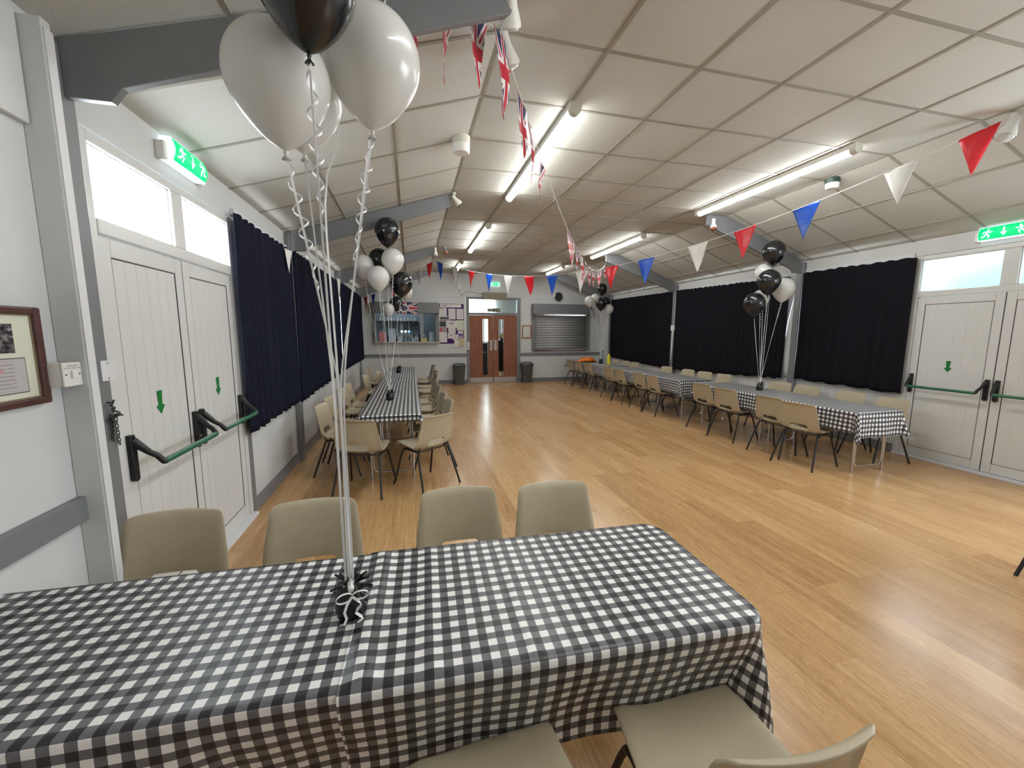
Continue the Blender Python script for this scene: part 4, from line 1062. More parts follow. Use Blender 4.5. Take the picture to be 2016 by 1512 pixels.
# union flag string
U0, U1, SU = (0.50, 2.24, 3.03), (4.38, 8.60, 3.10), 0.60
r = thing('bunting', 'union flag pennant string running away from the camera under the ceiling', 'bunting', U0)
bu = Vector(U0)
UL = [(-0.95, 2.16, 3.03), (-0.40, 2.18, 3.02), (0.0, 2.19, 3.075), (0.20, 2.20, 3.095), (0.36, 2.21, 3.10), (0.50, 2.24, 3.03)]
string(UL+[tuple(cat(U0, U1, SU, i/50)) for i in range(1, 51)], r, bu, 0.0028)
ul = [(-0.62, 2.17, 3.0), (-0.25, 2.18, 3.03), (0.03, 2.19, 3.07), (0.22, 2.20, 3.09), (0.375, 2.21, 3.09), (0.50, 2.24, 3.02)]
for k, p in enumerate(ul):
    p = Vector(p); o = pennant(p, (0.55, 1.0 if k % 2 else 0.8, 0), 0.20, 0.36, M['uj'], r, 0.035, k*1.9+0.6); o.location = p-bu
for k, t in enumerate((0.012, 0.054, 0.088, 0.128, 0.30, 0.345, 0.39, 0.43, 0.49, 0.55, 0.61, 0.67, 0.73, 0.79, 0.85, 0.91)):
    p = cat(U0, U1, SU, t); d = cat(U0, U1, SU, t+0.01)-cat(U0, U1, SU, t-0.01)
    o = pennant(p, d, 0.20, 0.34 if t < 0.2 else 0.30, M['uj'], r, 0.035, k*2.3+0.4); o.location = p-bu
p = cat(U0, U1, SU, 0.20); m = MB()
for a in (0.5, 2.7, 3.7, 5.8): m.strip([p-bu, p-bu+Vector((0.03*math.cos(a), 0.02*math.cos(a), 0.03*math.sin(a))), p-bu+Vector((0.06*math.cos(a), 0.04*math.cos(a), 0.035*math.sin(a)))], 0.014, (0.3, 1, 0.2))
m.build('tied_knot', M['ribbon'], r)
# two odd white pennants at the left columns
for (y, z, h, lb) in ((4.74, 2.345, 0.24, 'white pennant hanging at the left curtain join, nearer one'), (7.80, 2.43, 0.46, 'white pennant hanging at the left curtain join, farther one')):
    r = thing('pennant', lb, 'pennant', (XL+0.105, y, z)); o = pennant(Vector((0, 0, 0)), (0.25, 1, 0), 0.16, h, M['whitef'], r, 0.012, 1.0)

# ------------------------------------------------------------------ far wall: double doors
r = empty_struct('door_3', (2.37, YB, 0)); L = lambda x: x-2.37
f = MB()
f.box(L(1.585), L(1.66), -0.03, 0.12, 0, 2.50).box(L(3.085), L(3.19), -0.03, 0.12, 0, 2.50).box(L(1.66), L(3.085), -0.03, 0.12, 2.44, 2.50).box(L(1.66), L(3.085), -0.03, 0.12, 1.985, 2.06)
f.build('door_frame', M['trim'], r, bevel=0.005)
for k, (xa, xb, va, vb, pa, pb) in enumerate(((1.665, 2.362, 2.045, 2.215, 2.262, 2.335), (2.368, 3.08, 2.515, 2.675, 2.39, 2.47))):
    lf = MB(); y0, y1 = -0.012, 0.034
    lf.box(L(xa), L(va), y0, y1, 0.012, 1.98).box(L(vb), L(xb), y0, y1, 0.012, 1.98).box(L(va), L(vb), y0, y1, 0.012, 0.195).box(L(va), L(vb), y0, y1, 1.875, 1.98)
    leaf = lf.build('door_leaf', M['doorwood'], r)
    MB().box(L(va), L(vb), 0.008, 0.014, 0.195, 1.875).build('vision_panel', M['clear'], leaf)
    b = MB()
    for (a1, a2, z1, z2) in ((va, va+0.008, 0.195, 1.875), (vb-0.008, vb, 0.195, 1.875), (va, vb, 0.187, 0.197), (va, vb, 1.873, 1.881)): b.box(L(a1), L(a2), -0.016, 0.0, z1, z2)
    b.build('glazing_bead', M['sillbrown'], leaf)
    MB().box(L(xa)+0.01, L(xb)-0.01, -0.0145, -0.012, 0.02, 0.165).build('kick_plate', M['brushed'], leaf)
    MB().box(L(pa), L(pb), -0.0145, -0.012, 0.967, 1.27).build('push_plate', M['brushed'], leaf)
w = empty_struct('window_10', (2.37, YB, 2.06))
MB().box(L(1.66), L(3.085), 0.04, 0.048, 0.0, 0.38).build('window_pane', M['frost'], w)
r = thing('exit_sign', 'black and gold EXIT sign with arrow on the glass over the wooden doors', 'exit sign', (2.378, YB-0.004, 2.135))
MB().box(-0.19, 0.19, -0.004, 0.0, -0.05, 0.05).build('sign_plate', mat('dark_sign', srgb(40, 40, 24), 0.4), r)
m = MB(); gold = mat('pale_gold_print', srgb(214, 206, 150), 0.4)
put_text(m, 'EXIT', 0.092, lambda u, v: (u-0.092, -0.0052, v)); 
fnm = lambda u, v: (0.058+u*0.075, -0.0052, -0.040+v*0.08); running_man(m, fnm)
for poly in ([(0.13, -0.035), (0.15, -0.035), (0.15, 0.0), (0.13, 0.0)], [(0.10, -0.002), (0.18, -0.002), (0.14, 0.038)]):
    i = len(m.v); m.v += [Vector((a, -0.0052, b)) for a, b in poly]; m.face(range(i, i+len(poly)))
m.build('lettering', gold, r)
r = thing('air_heater', 'beige box heater on the wall over the wooden double doors', 'heater', (2.403, YB-0.03, 2.53))
MB().box(-0.335, 0.335, -0.16, 0.03, -0.10, 0.10).build('casing', M['heater'], r, bevel=0.012)
m = MB()
for k in range(9): m.box(-0.29, 0.29, -0.164, -0.158, -0.085+k*0.016, -0.078+k*0.016)
m.build('grille', mat('heater_grille', srgb(132, 124, 104), 0.5), r)
m = MB().tube([(1.372, YB-0.012, 2.72), (1.39, YB-0.012, 2.63), (1.44, YB-0.012, 2.53), (1.46, YB-0.012, 2.51)], 0.005, 6).tube([(1.46, YB-0.012, 2.51), (1.462, YB-0.012, 2.57), (1.56, YB-0.012, 2.63), (1.68, YB-0.012, 2.655), (1.80, YB-0.012, 2.63), (1.94, YB-0.012, 2.61), (2.08, YB-0.02, 2.605)], 0.005, 6)
tag(m.build('cable', M['trim'], smooth=True), 'thin grey cable looping from the wall box to the heater over the doors', 'cable')
r = thing('cable_trunking', 'white trunking with a small box, high on the far wall left of the doors', 'trunking', (1.372, YB, 2.72))
MB().box(-0.022, 0.022, -0.02, 0, 0.05, 0.43).build('trunking_strip', M['white'], r); MB().box(-0.045, 0.045, -0.04, 0, -0.02, 0.07).build('outlet_box', M['white'], r, bevel=0.006)
r = thing('soap_dispenser', 'white dispenser with a black mark on the frame left of the wooden doors', 'dispenser', (1.615, YB-0.03, 1.10))
MB().box(-0.034, 0.034, -0.05, 0, -0.12, 0.12).build('dispenser_body', M['white'], r, bevel=0.018, seg=4)
MB().prism([(-0.014, 0), (0, -0.018), (0.014, 0), (0, 0.018)], lambda u, v, d: (u, d, -0.05+v), -0.051, -0.0505).build('black_mark', M['black'], r)
r = thing('wall_clock', 'round dark clock above the closed shutter', 'clock', (4.375, YB, 2.562))
T = Matrix.Rotation(PI/2, 4, 'X')
MB().lathe([(0.0, 0.0), (0.140, 0.0), (0.140, 0.035), (0.122, 0.042), (0.118, 0.03)], 32, T).build('clock_rim', M['silver'], r, smooth=35.0)
MB().lathe([(0.12, 0.026), (0, 0.026)], 32, T).build('clock_face', M['clockface'], r)
m = MB()
for k in range(12):
    a = k*PI/6; m.box(-0.003, 0.003, -0.031, -0.0265, 0.088, 0.108, Matrix.Rotation(a, 4, 'Y'))
m.build('hour_marks', M['silver'], r)
MB().box(-0.004, 0.004, -0.033, -0.029, -0.01, 0.062, Matrix.Rotation(2.7, 4, 'Y')).box(-0.003, 0.003, -0.035, -0.031, -0.012, 0.092, Matrix.Rotation(-0.9, 4, 'Y')).build('clock_hands', M['silver'], r)
r = thing('framed_certificate', 'small oak framed certificate between the wooden doors and the shutter', 'picture', (3.385, YB, 1.512))
fm = MB()
for (a, b, c, d) in ((-0.142, -0.112, -0.195, 0.195), (0.112, 0.142, -0.195, 0.195), (-0.112, 0.112, 0.165, 0.195), (-0.112, 0.112, -0.195, -0.165)): fm.box(a, b, -0.022, 0, c, d)
fm.build('frame', M['oakframe'], r, bevel=0.003)
MB().quad((-0.112, -0.008, -0.165), (0.112, -0.008, -0.165), (0.112, -0.008, 0.165), (-0.112, -0.008, 0.165)).build('certificate_sheet', print_mat('certificate_print', srgb(206, 208, 206), srgb(150, 150, 150), 9, 0.5), r)
# closed kitchen shutter
r = thing('roller_shutter', 'closed grey roller shutter right of the wooden doors', 'shutter', (4.46, YB, 0.95)); L = lambda x: x-4.46
MB().box(L(3.535), L(5.385), -0.21, 0.0, 1.085, 1.385).build('shutter_hood', M['shutter'], r, bevel=0.008)
for nm, a, b in (('g', 3.545, 3.635), ('g', 5.305, 5.39)): MB().box(L(a), L(b), -0.07, 0.0, 0.0, 1.085).build('guide_rail', M['shutter'], r, bevel=0.006)
P = []
nz_ = 13; h0, h1 = 0.06, 1.06
for i in range(nz_*8+1):
    t = i/(nz_*8); z = lerp(h0, h1, t); ph = (t*nz_) % 1.0; yy = -0.028-0.017*math.sin(PI*min(1, ph*1.25)) if ph < 0.8 else -0.030+0.004
    P.append([(L(3.63), yy, z), (L(5.31), yy, z)])
MB().grid(P).build('shutter_curtain', mat('grey_slats', srgb(152, 153, 155), 0.4, var=0.03), r, smooth=True, solid=0.004)
MB().box(L(3.63), L(5.31), -0.055, -0.01, 0.012, 0.07).build('bottom_rail', M['shutter'], r, bevel=0.004)
MB().tube([(0.26, -0.06, 0.04), (0.28, -0.08, 0.05), (0.36, -0.08, 0.06), (0.38, -0.06, 0.055)], 0.008, 8).build('pull_handle', M['brushed'], r, smooth=True)
struct(MB().box(3.62, 5.32, YB-0.03, YB+0.14, 0.925, 0.958).build('trim_17', M['sillbrown'], bevel=0.004))
# open bar hatch
r = thing('roller_shutter', 'grey shutter box over the open bar hatch, half hidden by balloons', 'shutter', (-0.085, YB, 1.19)); L = lambda x: x+0.085
MB().box(L(-0.985), L(0.795), -0.21, 0.0, 0.82, 1.115).build('shutter_hood', M['shutter'], r, bevel=0.008)
for a, b in ((-0.985, -0.93), (0.70, 0.785)): MB().box(L(a), L(b), -0.07, 0.0, 0.03, 0.82).build('guide_rail', M['shutter'], r, bevel=0.006)
MB().box(L(-0.985), L(0.785), -0.085, -0.001, -0.02, 0.03).build('hatch_sill', M['brushed'], r, bevel=0.005)
o = MB().quad((-0.485, YB-0.214, 1.985), (0.20, YB-0.214, 1.985), (0.20, YB-0.214, 2.298), (-0.485, YB-0.214, 2.298)).build('flag', M['uj_round'], solid=0.0015)
tag(o, 'union flag with round purple badge fixed to the shutter box over the bar', 'flag')
# bar room behind the hatch
BW = YB+1.55
struct(MB().box(-1.5, 1.45, BW, BW+0.1, 0, 2.9).build('wall_bar_back', M['barwall']))
struct(MB().box(-1.6, -1.5, YB+0.14, BW+0.1, 0, 2.9).build('wall_bar_left', M['barwall']))
struct(MB().box(1.40, 1.50, YB+0.14, BW+2.0, 0, 2.9).build('wall_bar_right', M['barwall']))
struct(MB().box(-1.6, 1.5, YB+0.14, BW+0.1, 2.6, 2.7).build('ceiling_bar', M['tile']))
struct(MB().box(0.285, 0.385, BW-0.9, BW-0.8, 0, 2.6).build('trim_18', M['wall']))
MBc = MB().box(-1.45, 1.35, YB+0.16, YB+0.62, 1.16, 1.20); tag(MBc.build('bar_counter', M['brushed'], bevel=0.005), 'bar counter right behind the open hatch', 'counter'); 
o = MB().box(-1.45, 1.35, YB+0.20, YB+0.58, 0, 1.16).build('counter_front', M['dark']); o.parent = bpy.data.objects['bar_counter']
r = thing('bar_shelf', 'glass shelf high behind the bar', 'shelf', (-0.36, BW-0.12, 1.83)); MB().box(-0.62, 0.60, -0.12, 0.12, 0, 0.02).build('shelf_board', M['brushed'], r)
for x in (-0.45, 0.45): MB().box(x-0.01, x+0.01, -0.1, 0.118, -0.08, 0.0).build('bracket', M['brushed'], r)
def tumbler(x, y, z, label, group, h=0.10, rr=0.032):
    r = thing('drinking_glass', label, 'glass', (x, y, z), 0, group)
    MB().lathe([(0, 0), (rr*0.8, 0), (rr, h), (rr*0.93, h), (rr*0.74, 0.008), (0, 0.008)], 14).build('glass_body', M['tumbler'], r, smooth=40.0); return r
for k in range(11): tumbler(-0.90+k*0.105, BW-0.12, 1.85, 'glass standing in the row on the high shelf behind the bar', 'glasses on the high bar shelf', 0.09, 0.036)
def bottle(x, y, z, m, label, group, h=0.27, rr=0.036):
    r = thing('bottle', label, 'bottle', (x, y, z), 0, group)
    MB().lathe([(0, 0), (rr, 0), (rr, h*0.58), (rr*0.85, h*0.68), (rr*0.36, h*0.80), (rr*0.34, h*0.95), (0, h*0.95)], 16).build('bottle_body', m, r, smooth=40.0)
    MB().lathe([(rr*0.38, h*0.93), (rr*0.38, h), (0, h)], 12).build('cap', M['black'], r, smooth=40.0); return r
cz = 1.20; cy = YB+0.36
for x, hh, bd, m in ((-0.235, 0.50, 'left', M['badge']), (-0.135, 0.42, 'middle', M['badge']), (-0.04, 0.57, 'right', M['badgeb'])):
    r = thing('beer_tap', '%s of the three lit beer taps on the bar' % bd, 'beer tap', (x, cy, cz), 0, 'beer taps')
    MB().lathe([(0, 0), (0.035, 0), (0.035, 0.012), (0.016, 0.02), (0.016, 0.28), (0, 0.28)], 14).build('tap_column', M['chrome'], r, smooth=40.0)
    MB().lathe([(0, -0.01), (0.034, -0.01), (0.034, 0.008), (0, 0.012)], 18, Matrix.Translation((0, -0.035, 0.31)) @ Matrix.Rotation(PI/2, 4, 'X')).build('badge', m, r, smooth=40.0)
    MB().tube([(0, 0, 0.27), (0, 0.0, 0.36), (0.004, -0.005, hh)], [0.010, 0.009, 0.014], 10).build('tap_handle', M['chrome'] if bd != 'middle' else M['black'], r, smooth=40.0)
def menu(x, y, z, w, h, rz, lean, label, m):
    r = thing('menu_card', label, 'card', (x, y, z), rz)
    MB().quad((-w/2, 0, 0), (w/2, 0, 0), (w/2, lean, h), (-w/2, lean, h)).build('card_face', m, r, solid=0.003); return r
PM = print_mat('menu_print', srgb(190, 204, 220), srgb(90, 100, 130), 8, 0.45)
menu(-0.50, YB+0.23, cz, 0.17, 0.39, 0, 0.05, 'tall pale blue menu card on the bar behind the balloon ribbons', PM)
menu(0.59, YB+0.23, cz, 0.135, 0.30, -0.15, 0.09, 'leaning white menu card at the right end of the bar', PM)
r = thing('gift_bag', 'pink and white patterned bag at the left end of the bar', 'bag', (-0.77, YB+0.30, cz))
MB().box(-0.085, 0.085, -0.05, 0.05, 0, 0.29).build('bag_body', M['pink'], r, bevel=0.01); MB().tube([(-0.04, -0.05, 0.28), (-0.03, -0.05, 0.34), (0.03, -0.05, 0.34), (0.04, -0.05, 0.28)], 0.004, 6).build('handle', M['cord'], r)
r = thing('cardboard_box', 'pale yellow box with silver foil on top at the right of the bar', 'box', (0.375, YB+0.30, cz)); MB().box(-0.085, 0.085, -0.06, 0.06, 0, 0.13).build('box_body', M['crate'], r, bevel=0.004)
m = MB().lathe([(0, 0.13), (0.07, 0.13), (0.055, 0.18), (0.02, 0.215), (0, 0.22)], 9); m.build('foil_top', mat('crumpled_foil', srgb(180, 190, 200), 0.25, 0.7, bump=0.8, bscale=40), r)
for k, (x, h_, rr) in enumerate(((-0.33, 0.15, 0.04), (-0.27, 0.17, 0.03), (0.06, 0.13, 0.042), (0.13, 0.17, 0.034), (0.19, 0.15, 0.032))):
    tumbler(x, YB+0.27+0.02*(k % 2), cz, 'drinking glass standing on the bar counter near the taps', 'glasses on the bar counter', h_, rr)
for k, (x, h_, c) in enumerate(((-0.62, 0.26, M['dark']), (-0.36, 0.28, M['tumbler']), (0.03, 0.25, M['tumbler']), (0.10, 0.30, M['dark']), (0.17, 0.26, M['tumbler']))):
    bottle(x, YB+0.50, cz, c, 'bottle at the back of the bar counter, behind the glasses and taps', 'bottles at the back of the bar counter', h_, 0.034)
for x, c, lb in ((0.245, M['dark'], 'dark bottle on the bar right of the taps'), (-0.40, M['black'], 'black bottle on the bar beside the tall menu card')): bottle(x, YB+0.42, cz, c, lb, None, 0.30)
r = thing('bar_towel', 'folded white bar towel on the counter left of the taps', 'towel', (-0.31, YB+0.20, cz)); MB().box(-0.06, 0.06, -0.03, 0.03, 0, 0.05).build('towel_fold', M['paper'], r, bevel=0.012)
r = thing('bar_lamp', 'small ceiling lamp inside the bar room', 'lamp', (-0.2, YB+0.75, 2.6)); MB().box(-0.5, 0.5, -0.05, 0.05, -0.05, 0).build('lamp_body', emit('lit_bar_lamp', (0.86, 0.94, 1, 1), 18.0), r)
# lobby behind the wooden doors
struct(MB().box(1.50, 5.5, 15.0, 15.1, 0, 3.0).build('wall_lobby_back', M['wall']))
struct(MB().box(3.9, 4.0, YB+0.14, 15.0, 0, 3.0).build('wall_lobby_right', M['wall']))
struct(MB().box(1.50, 4.0, YB+0.14, 15.0, 2.85, 2.95).build('ceiling_lobby', M['tile']))
w = empty_struct('window_11', (2.35, 14.99, 1.15))
MB().box(-0.42, 0.66, -0.03, 0, 0, 1.55).build('window_pane', emit('bright_lobby_glass', (0.85, 0.96, 1, 1), 9.0), w)
m = MB(); m.box(-0.47, -0.42, -0.05, 0, -0.05, 1.6).box(0.66, 0.71, -0.05, 0, -0.05, 1.6).box(-0.42, 0.66, -0.05, 0, -0.05, 0).box(-0.42, 0.66, -0.05, 0, 1.55, 1.6).box(0.28, 0.33, -0.05, 0, 0, 1.55); m.build('window_frame', M['upvc'], w)
r = thing('cabinet', 'dark cabinet seen through the left door glass in the lobby', 'cabinet', (2.40, 14.2, 0)); MB().box(-0.40, 0.22, -0.2, 0.2, 0.28, 1.12).build('cabinet_body', M['dark'], r, bevel=0.01); MB().box(-0.40, 0.22, -0.21, 0.2, 0.0, 0.26).build('plinth', M['dark'], r)
MB().box(-0.36, 0.18, -0.215, -0.2, 0.78, 0.81).build('handle_rail', M['brushed'], r)
r = thing('coat', 'dark coat hanging beside the right door glass in the lobby', 'coat', (2.86, 12.75, 0)); 
MB().tube([(0, 0, 0.25), (0.0, 0, 0.6), (0.0, 0, 1.0), (0, 0, 1.22), (-0.02, 0, 1.30)], [0.16, 0.15, 0.145, 0.12, 0.05], 16).build('coat_body', M['black'], r, smooth=True)
MB().lathe([(0, 1.28), (0.06, 1.29), (0.09, 1.36), (0.06, 1.45), (0, 1.47)], 14).build('hood', M['crate'], r, smooth=True)
MB().box(-0.01, 0.01, -0.01, 0.01, 0, 1.9).lathe([(0.2, 0), (0.2, 0.03), (0, 0.03)], 16).build('coat_stand', M['chrome'], r)
r = thing('lobby_lamp', 'round lit ceiling lamp glowing through the glass over the wooden doors', 'lamp', (2.15, 13.0, 2.85)); MB().lathe([(0, -0.10), (0.10, -0.09), (0.16, -0.04), (0.17, 0), (0, 0)], 20).build('lamp_globe', emit('lit_globe', (1, 0.98, 0.92, 1), 16.0), r, smooth=True)

# noticeboard and its papers
r = thing('noticeboard', 'purple felt noticeboard left of the wooden doors, covered in papers', 'noticeboard', (1.155, YB, 1.73))
MB().box(-0.345, 0.345, -0.012, -0.001, -0.56, 0.56).build('felt_panel', M['purple'], r)
k = 12.0; NX, NZ = 0.813, 2.292        # sheets placed on the board (x right, z up, metres)
def board(px, py): return (0.80+(px-203)/1000.0*1.045, 2.285-(py-112)/1000.0*1.045)
NP = 'papers pinned to the noticeboard'
def sheet(x0, y0, x1, y1, m, name, label, rot=0.0, lift=0.0):
    (xa, za), (xb, zb) = board(x0, y1), board(x1, y0); w, h = xb-xa, zb-za
    o = MB().quad((-w/2, 0, -h/2), (w/2, 0, -h/2), (w/2, 0, h/2), (-w/2, 0, h/2)).build(name, m, solid=0.0012)
    o.location = ((xa+xb)/2, YB-0.0145-lift, (za+zb)/2); o.rotation_euler = (0, rot, 0)
    return tag(o, label, 'paper', NP)
W_, G_ = srgb(212, 208, 206), srgb(120, 118, 122)
hd = thing('header_card', 'long white header card across the top of the noticeboard', 'sign', (board(520, 165)[0], YB-0.014, board(520, 160)[1]), 0, NP)
MB().box(-0.30, 0.30, -0.0025, 0, -0.043, 0.043).build('card', M['paper'], hd)
m = MB()
put_text(m, 'Hall', 0.05, lambda u, v: (-0.035+u, -0.003, v)); hd_l = m.build('lettering', mat('grey_ink', srgb(120, 120, 122), 0.6), hd)
for i_, (a, b) in enumerate(((-0.25, -0.10),)): MB().box(a, b, -0.003, -0.0025, -0.012, 0.014).build('faded_word', bpy.data.materials['grey_ink'], hd)
sheet(205, 215, 412, 440, print_mat('notice_a', W_, G_, 12, 0.5, (0.86, 0.95, 0.05, 0.45, srgb(110, 110, 116))), 'notice_paper', 'white notice with dark heading, top left of the noticeboard under the header')
sheet(205, 440, 480, 545, print_mat('notice_b', W_, G_, 4, 0.4, (0.15, 0.85, 0.06, 0.95, srgb(84, 82, 84))), 'notice_paper', 'notice with a dark grey strip, left of the noticeboard, second row', 0, 0.002)
sheet(455, 232, 648, 522, print_mat('notice_c', W_, srgb(160, 158, 156), 16, 0.5), 'notice_paper', 'plain printed sheet in the top middle of the noticeboard')
sheet(675, 235, 862, 520, print_mat('notice_d', W_, srgb(150, 150, 150), 8, 0.55), 'notice_paper', 'printed sheet in the top right of the noticeboard')
sheet(198, 568, 400, 738, print_mat('notice_e', W_, G_, 3, 0.2, (0.08, 0.92, 0.06, 0.92, srgb(44, 56, 62))), 'notice_paper', 'notice with a dark teal picture at the left of the noticeboard')
sheet(402, 552, 680, 752, print_mat('notice_f', W_, srgb(160, 156, 160), 7, 0.4, (0.5, 0.72, 0.25, 0.7, srgb(140, 136, 146))), 'notice_paper', 'wide white notice with a grey heading in the centre of the noticeboard')
sheet(678, 545, 868, 822, print_mat('notice_g', srgb(206, 206, 190), srgb(150, 150, 140), 10, 0.5), 'notice_paper', 'cream printed sheet at the right of the noticeboard, second row')
sheet(205, 748, 410, 862, print_mat('notice_h', srgb(160, 146, 138), srgb(100, 80, 76), 4, 0.4, (0.05, 0.95, 0.02, 0.32, srgb(184, 70, 70))), 'notice_paper', 'brown leaflet with a red block at the left of the noticeboard')
sheet(445, 752, 645, 905, print_mat('notice_i', srgb(210, 206, 198), srgb(170, 166, 160), 8, 0.45), 'notice_paper', 'small plain cream sheet under the wide notice, middle of the noticeboard', 0, 0.002)
sheet(212, 868, 410, 1148, print_mat('notice_j', W_, srgb(140, 138, 140), 7, 0.4), 'notice_paper', 'white sheet in columns at the lower left of the noticeboard')
sheet(430, 905, 600, 1045, print_mat('notice_k', W_, srgb(150, 150, 146), 6, 0.35, (0.55, 0.72, 0.30, 0.75, srgb(104, 100, 96))), 'notice_paper', 'small notice with a dark heading, lower middle of the noticeboard')
sheet(708, 838, 850, 1015, print_mat('notice_l', W_, G_, 3, 0.1, (0.12, 0.62, 0.08, 0.92, srgb(96, 84, 124))), 'notice_paper', 'leaflet with purple and red blocks at the lower right of the noticeboard', 0, 0.003)
sheet(565, 925, 715, 1090, print_mat('notice_m', W_, srgb(60, 58, 58), 5, 0.5), 'notice_paper', 'black and white leaflet overlapping the others, lower right of the noticeboard', 0.06, 0.005)
sheet(600, 1095, 745, 1280, print_mat('notice_n', srgb(220, 216, 208), srgb(90, 90, 90), 5, 0.45), 'notice_paper', 'tilted white leaflet hanging below the bottom edge of the noticeboard', 0.09, 0.007)
sheet(725, 1030, 868, 1245, print_mat('notice_o', srgb(196, 180, 148), srgb(96, 76, 50), 4, 0.45), 'notice_paper', 'tan leaflet with brown pictures at the bottom right of the noticeboard', 0.03, 0.009)
r = thing('light_switch', 'small white switch plate between the noticeboard and the door frame', 'switch', (1.545, YB-0.012, 1.42)); MB().box(-0.035, 0.035, -0.01, 0, -0.045, 0.045).build('switch_plate', M['white'], r, bevel=0.004)

# bins
def bin_(x, y, rz, label):
    r = thing('swing_bin', label, 'bin', (x, y, 0), rz, 'charcoal swing bins by the doors')
    def rr(w, d, z, k=0.03):
        out = []
        for cx, cy, a0 in ((w-k, d-k, 0), (-(w-k), d-k, PI/2), (-(w-k), -(d-k), PI), (w-k, -(d-k), 1.5*PI)):
            for i in range(5): a = a0+i*PI/8; out.append((cx+k*math.cos(a), cy+k*math.sin(a), z))
        return out+[out[0]]
    MB().grid([rr(0.135, 0.10, 0.0), rr(0.135, 0.10, 0.004), rr(0.165, 0.125, 0.50), rr(0.160, 0.12, 0.505)]).grid([rr(0.135, 0.1, 0.003)[:20], rr(0.0, 0.0, 0.003, 0.0)[:20]]).build('bin_body', M['bin'], r, smooth=45.0)
    MB().grid([rr(0.158, 0.118, 0.49), rr(0.178, 0.138, 0.49), rr(0.180, 0.140, 0.535), rr(0.172, 0.132, 0.575), rr(0.150, 0.112, 0.600), rr(0.10, 0.07, 0.615), rr(0.03, 0.02, 0.618, 0.01)]).build('bin_lid', M['bin_lid'], r, smooth=60.0)
    P = []
    for i in range(7):
        a = i/6; P.append([(lerp(-0.10, 0.10, j/6), -0.148+0.06*a+0.01*(2*(j/6)-1)**2, 0.535+0.075*math.sin(a*PI/2)) for j in range(7)])
    MB().grid(P).build('swing_flap', M['bin_lid'], r, smooth=True, solid=0.006)
    MB().lathe([(0, 0.0), (0.035, 0), (0.03, 0.006), (0, 0.008)], 14, Matrix.Translation((0, -0.10, 0.597)) @ Matrix.Rotation(0.7, 4, 'X')).build('flap_knob', M['silver'], r, smooth=True)
bin_(1.325, 11.50, -0.03, 'charcoal swing bin left of the wooden double doors')
bin_(3.355, 11.54, -0.03, 'charcoal swing bin right of the wooden double doors')

# far right table things
r = thing('plastic_bag', 'crumpled orange plastic bag lying on the far end of the right table row', 'bag', (4.66, 10.15, ZT+0.004)); P = []
for i in range(25):
    t = i/24; row = []
    x = lerp(-0.27, 0.25, t)
    wy = 0.19*(math.sin(PI*min(1, t*0.93+0.05))**0.6)+0.01; hz = 0.125*(math.sin(PI*min(1, t*0.85+0.10))**0.8)*(0.55+0.55*t)+0.006
    for j in range(21):
        a = 2*PI*j/20; nn = 1+0.22*noise.noise(Vector((t*5, math.cos(a)*1.5, math.sin(a)*1.5)))+0.10*noise.noise(Vector((t*13, math.cos(a)*4, math.sin(a)*4)))
        row.append((x+0.02*math.sin(a*2), wy*math.cos(a)*nn*(1 if j not in (0, 20) else 1), max(0.0, hz*(0.62+0.62*math.sin(a))*nn)))
    row[20] = row[0]; P.append(row)
MB().grid(P).build('bag_body', M['orange'], r, smooth=True)
bottle(4.935, 9.42, ZT+0.004, M['yellow'], 'yellow bottle standing on the far cloth of the right row', None, 0.30, 0.044)
bottle(4.86, 9.62, ZT+0.004, M['greenglass'], 'pale green clear bottle behind the yellow one on the far right cloth', None, 0.33, 0.046)

# right wall thermostat with its cord
r = thing('thermostat', 'white wall thermostat with a dangling cord on the right-hand column', 'thermostat', (XR-0.075, 8.04, 1.60)); MB().box(-0.035, 0, -0.055, 0.055, -0.06, 0.06).build('thermostat_body', M['white'], r, bevel=0.008)
MB().tube([(-0.02, 0.0, -0.06), (-0.022, 0.0, -0.3), (-0.018, 0.01, -0.5), (-0.02, 0.02, -0.72)], 0.008, 8).build('cord', M['cord'], r, smooth=True)

# near left wall: framed picture, switch box, column plate and chain
r = thing('framed_picture', 'mahogany framed certificate with an old group photograph, cut by the left edge', 'picture', (XF, 1.50, 1.415))
def rect_frame(mb, y0, y1, z0, z1, w, d):
    mb.box(0, d, y0, y0+w, z0, z1).box(0, d, y1-w, y1, z0, z1).box(0, d, y0+w, y1-w, z1-w, z1).box(0, d, y0+w, y1-w, z0, z0+w)
m = MB(); rect_frame(m, -0.26, 0.26, -0.165, 0.165, 0.026, 0.026); m.build('frame', M['mahog'], r, bevel=0.006, seg=3)
m = MB(); rect_frame(m, -0.2345, 0.2345, -0.1395, 0.1395, 0.004, 0.014); m.build('gilt_slip', mat('gilt_slip', srgb(150, 132, 108), 0.4, 0.1), r)
MB().box(0, 0.010, -0.232, 0.232, -0.137, 0.137).build('mount_board', M['mount'], r)
def yz(mb, y0, y1, z0, z1, x): return mb.quad((x, y0, z0), (x, y1, z0), (x, y1, z1), (x, y0, z1))
yz(MB(), -0.17, 0.165, 0.014, 0.108, 0.0115).build('group_photograph', M['photo'], r)
yz(MB(), -0.20, 0.195, -0.118, -0.002, 0.0115).build('certificate_border', mat('certificate_border', srgb(64, 60, 64), 0.6), r)
yz(MB(), -0.197, 0.192, -0.115, -0.005, 0.0120).build('certificate_sheet', print_mat('framed_certificate_print', srgb(186, 180, 180), srgb(120, 112, 114), 9, 0.62, (0.60, 0.72, 0.2, 0.8, srgb(186, 140, 140))), r)
r = thing('switch_box', 'white surface-mounted fire alarm switch box beside the framed picture', 'switch', (XF, 1.795, 1.345))
MB().box(0, 0.062, -0.042, 0.038, -0.042, 0.042).build('back_box', M['white'], r, bevel=0.004)
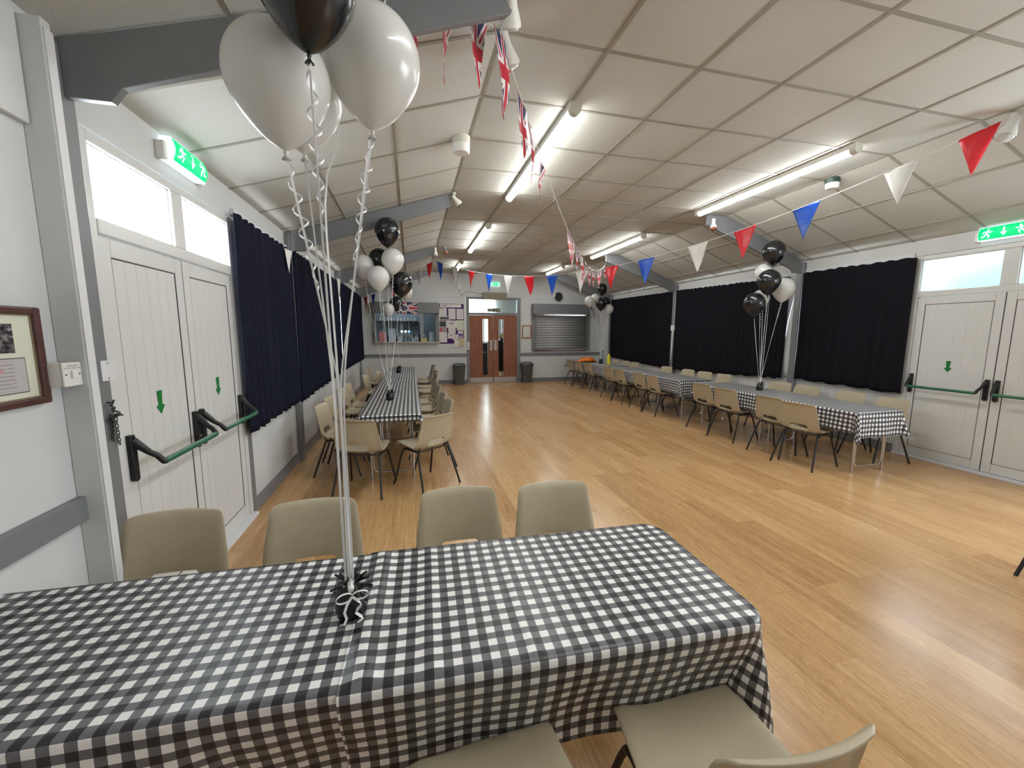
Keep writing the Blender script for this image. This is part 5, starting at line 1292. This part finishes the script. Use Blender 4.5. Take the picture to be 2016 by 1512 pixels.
MB().box(0.062, 0.070, -0.043, 0.039, -0.043, 0.043).build('face_plate', M['white'], r, bevel=0.003)
MB().box(0.070, 0.077, -0.012, 0.010, -0.014, 0.014).build('rocker', M['white'], r, bevel=0.002)
m = MB(); put_text(m, 'FIRE ALARM', 0.0085, lambda u, v: (0.0704, -0.002+u, 0.031+v)); put_text(m, 'DO NOT SWITCH OFF', 0.0072, lambda u, v: (0.0704, -0.002+u, 0.022+v)); m.build('lettering', M['black'], r)
m = MB()
for yy in (-0.032, 0.028): m.lathe([(0.003, 0), (0.003, 0.001), (0, 0.001)], 10, Matrix.Translation((0.0698, yy, 0)) @ Matrix.Rotation(PI/2, 4, 'Y'))
m.build('screws', M['black'], r)
r = thing('blank_plate', 'white blank plate screwed on the grey column beside the white doors', 'cover plate', (-1.25, 2.055, 1.335)); MB().box(0, 0.006, -0.036, 0.036, -0.043, 0.043).build('plate', M['strip'], r, bevel=0.002)
m = MB()
for zz in (-0.032, 0.032): m.lathe([(0.004, 0), (0.004, 0.0015), (0, 0.0015)], 10, Matrix.Translation((0.0058, 0.0, zz)) @ Matrix.Rotation(PI/2, 4, 'Y'))
m.build('screws', M['trim'], r)
r = thing('door_chain', 'dull metal chain bunched on a hook on the grey column by the white doors', 'chain', (-1.25, 2.035, 1.20)); 
MB().tube([(0.0, 0, 0), (0.02, 0, 0), (0.025, 0, 0.012)], 0.004, 8).build('hook', M['chain'], r, smooth=True)
rn = random.Random(3)
for k in range(34):
    if k < 14: c = Vector((0.012+rn.uniform(0, 0.02), rn.uniform(-0.022, 0.022), -0.005-rn.uniform(0, 0.075)))
    elif k < 25: c = Vector((0.012, -0.006-0.0006*(k-14), -0.06-(k-14)*0.0095))
    else: c = Vector((0.012, 0.018+0.0006*(k-25), -0.06-(k-25)*0.015))
    q = Matrix.Rotation(PI/2*(k % 2), 4, 'Z') @ Matrix.Rotation(rn.uniform(-0.25, 0.25) if k >= 14 else rn.uniform(-1.5, 1.5), 4, 'X')
    ring = [c+(q @ Vector((0.0055*math.cos(a), 0, 0.0095*math.sin(a)))) for a in [i*PI/5 for i in range(10)]]
    MB().tube(ring, 0.0021, 5, closed=True).build('link', M['chain'], r, smooth=True)
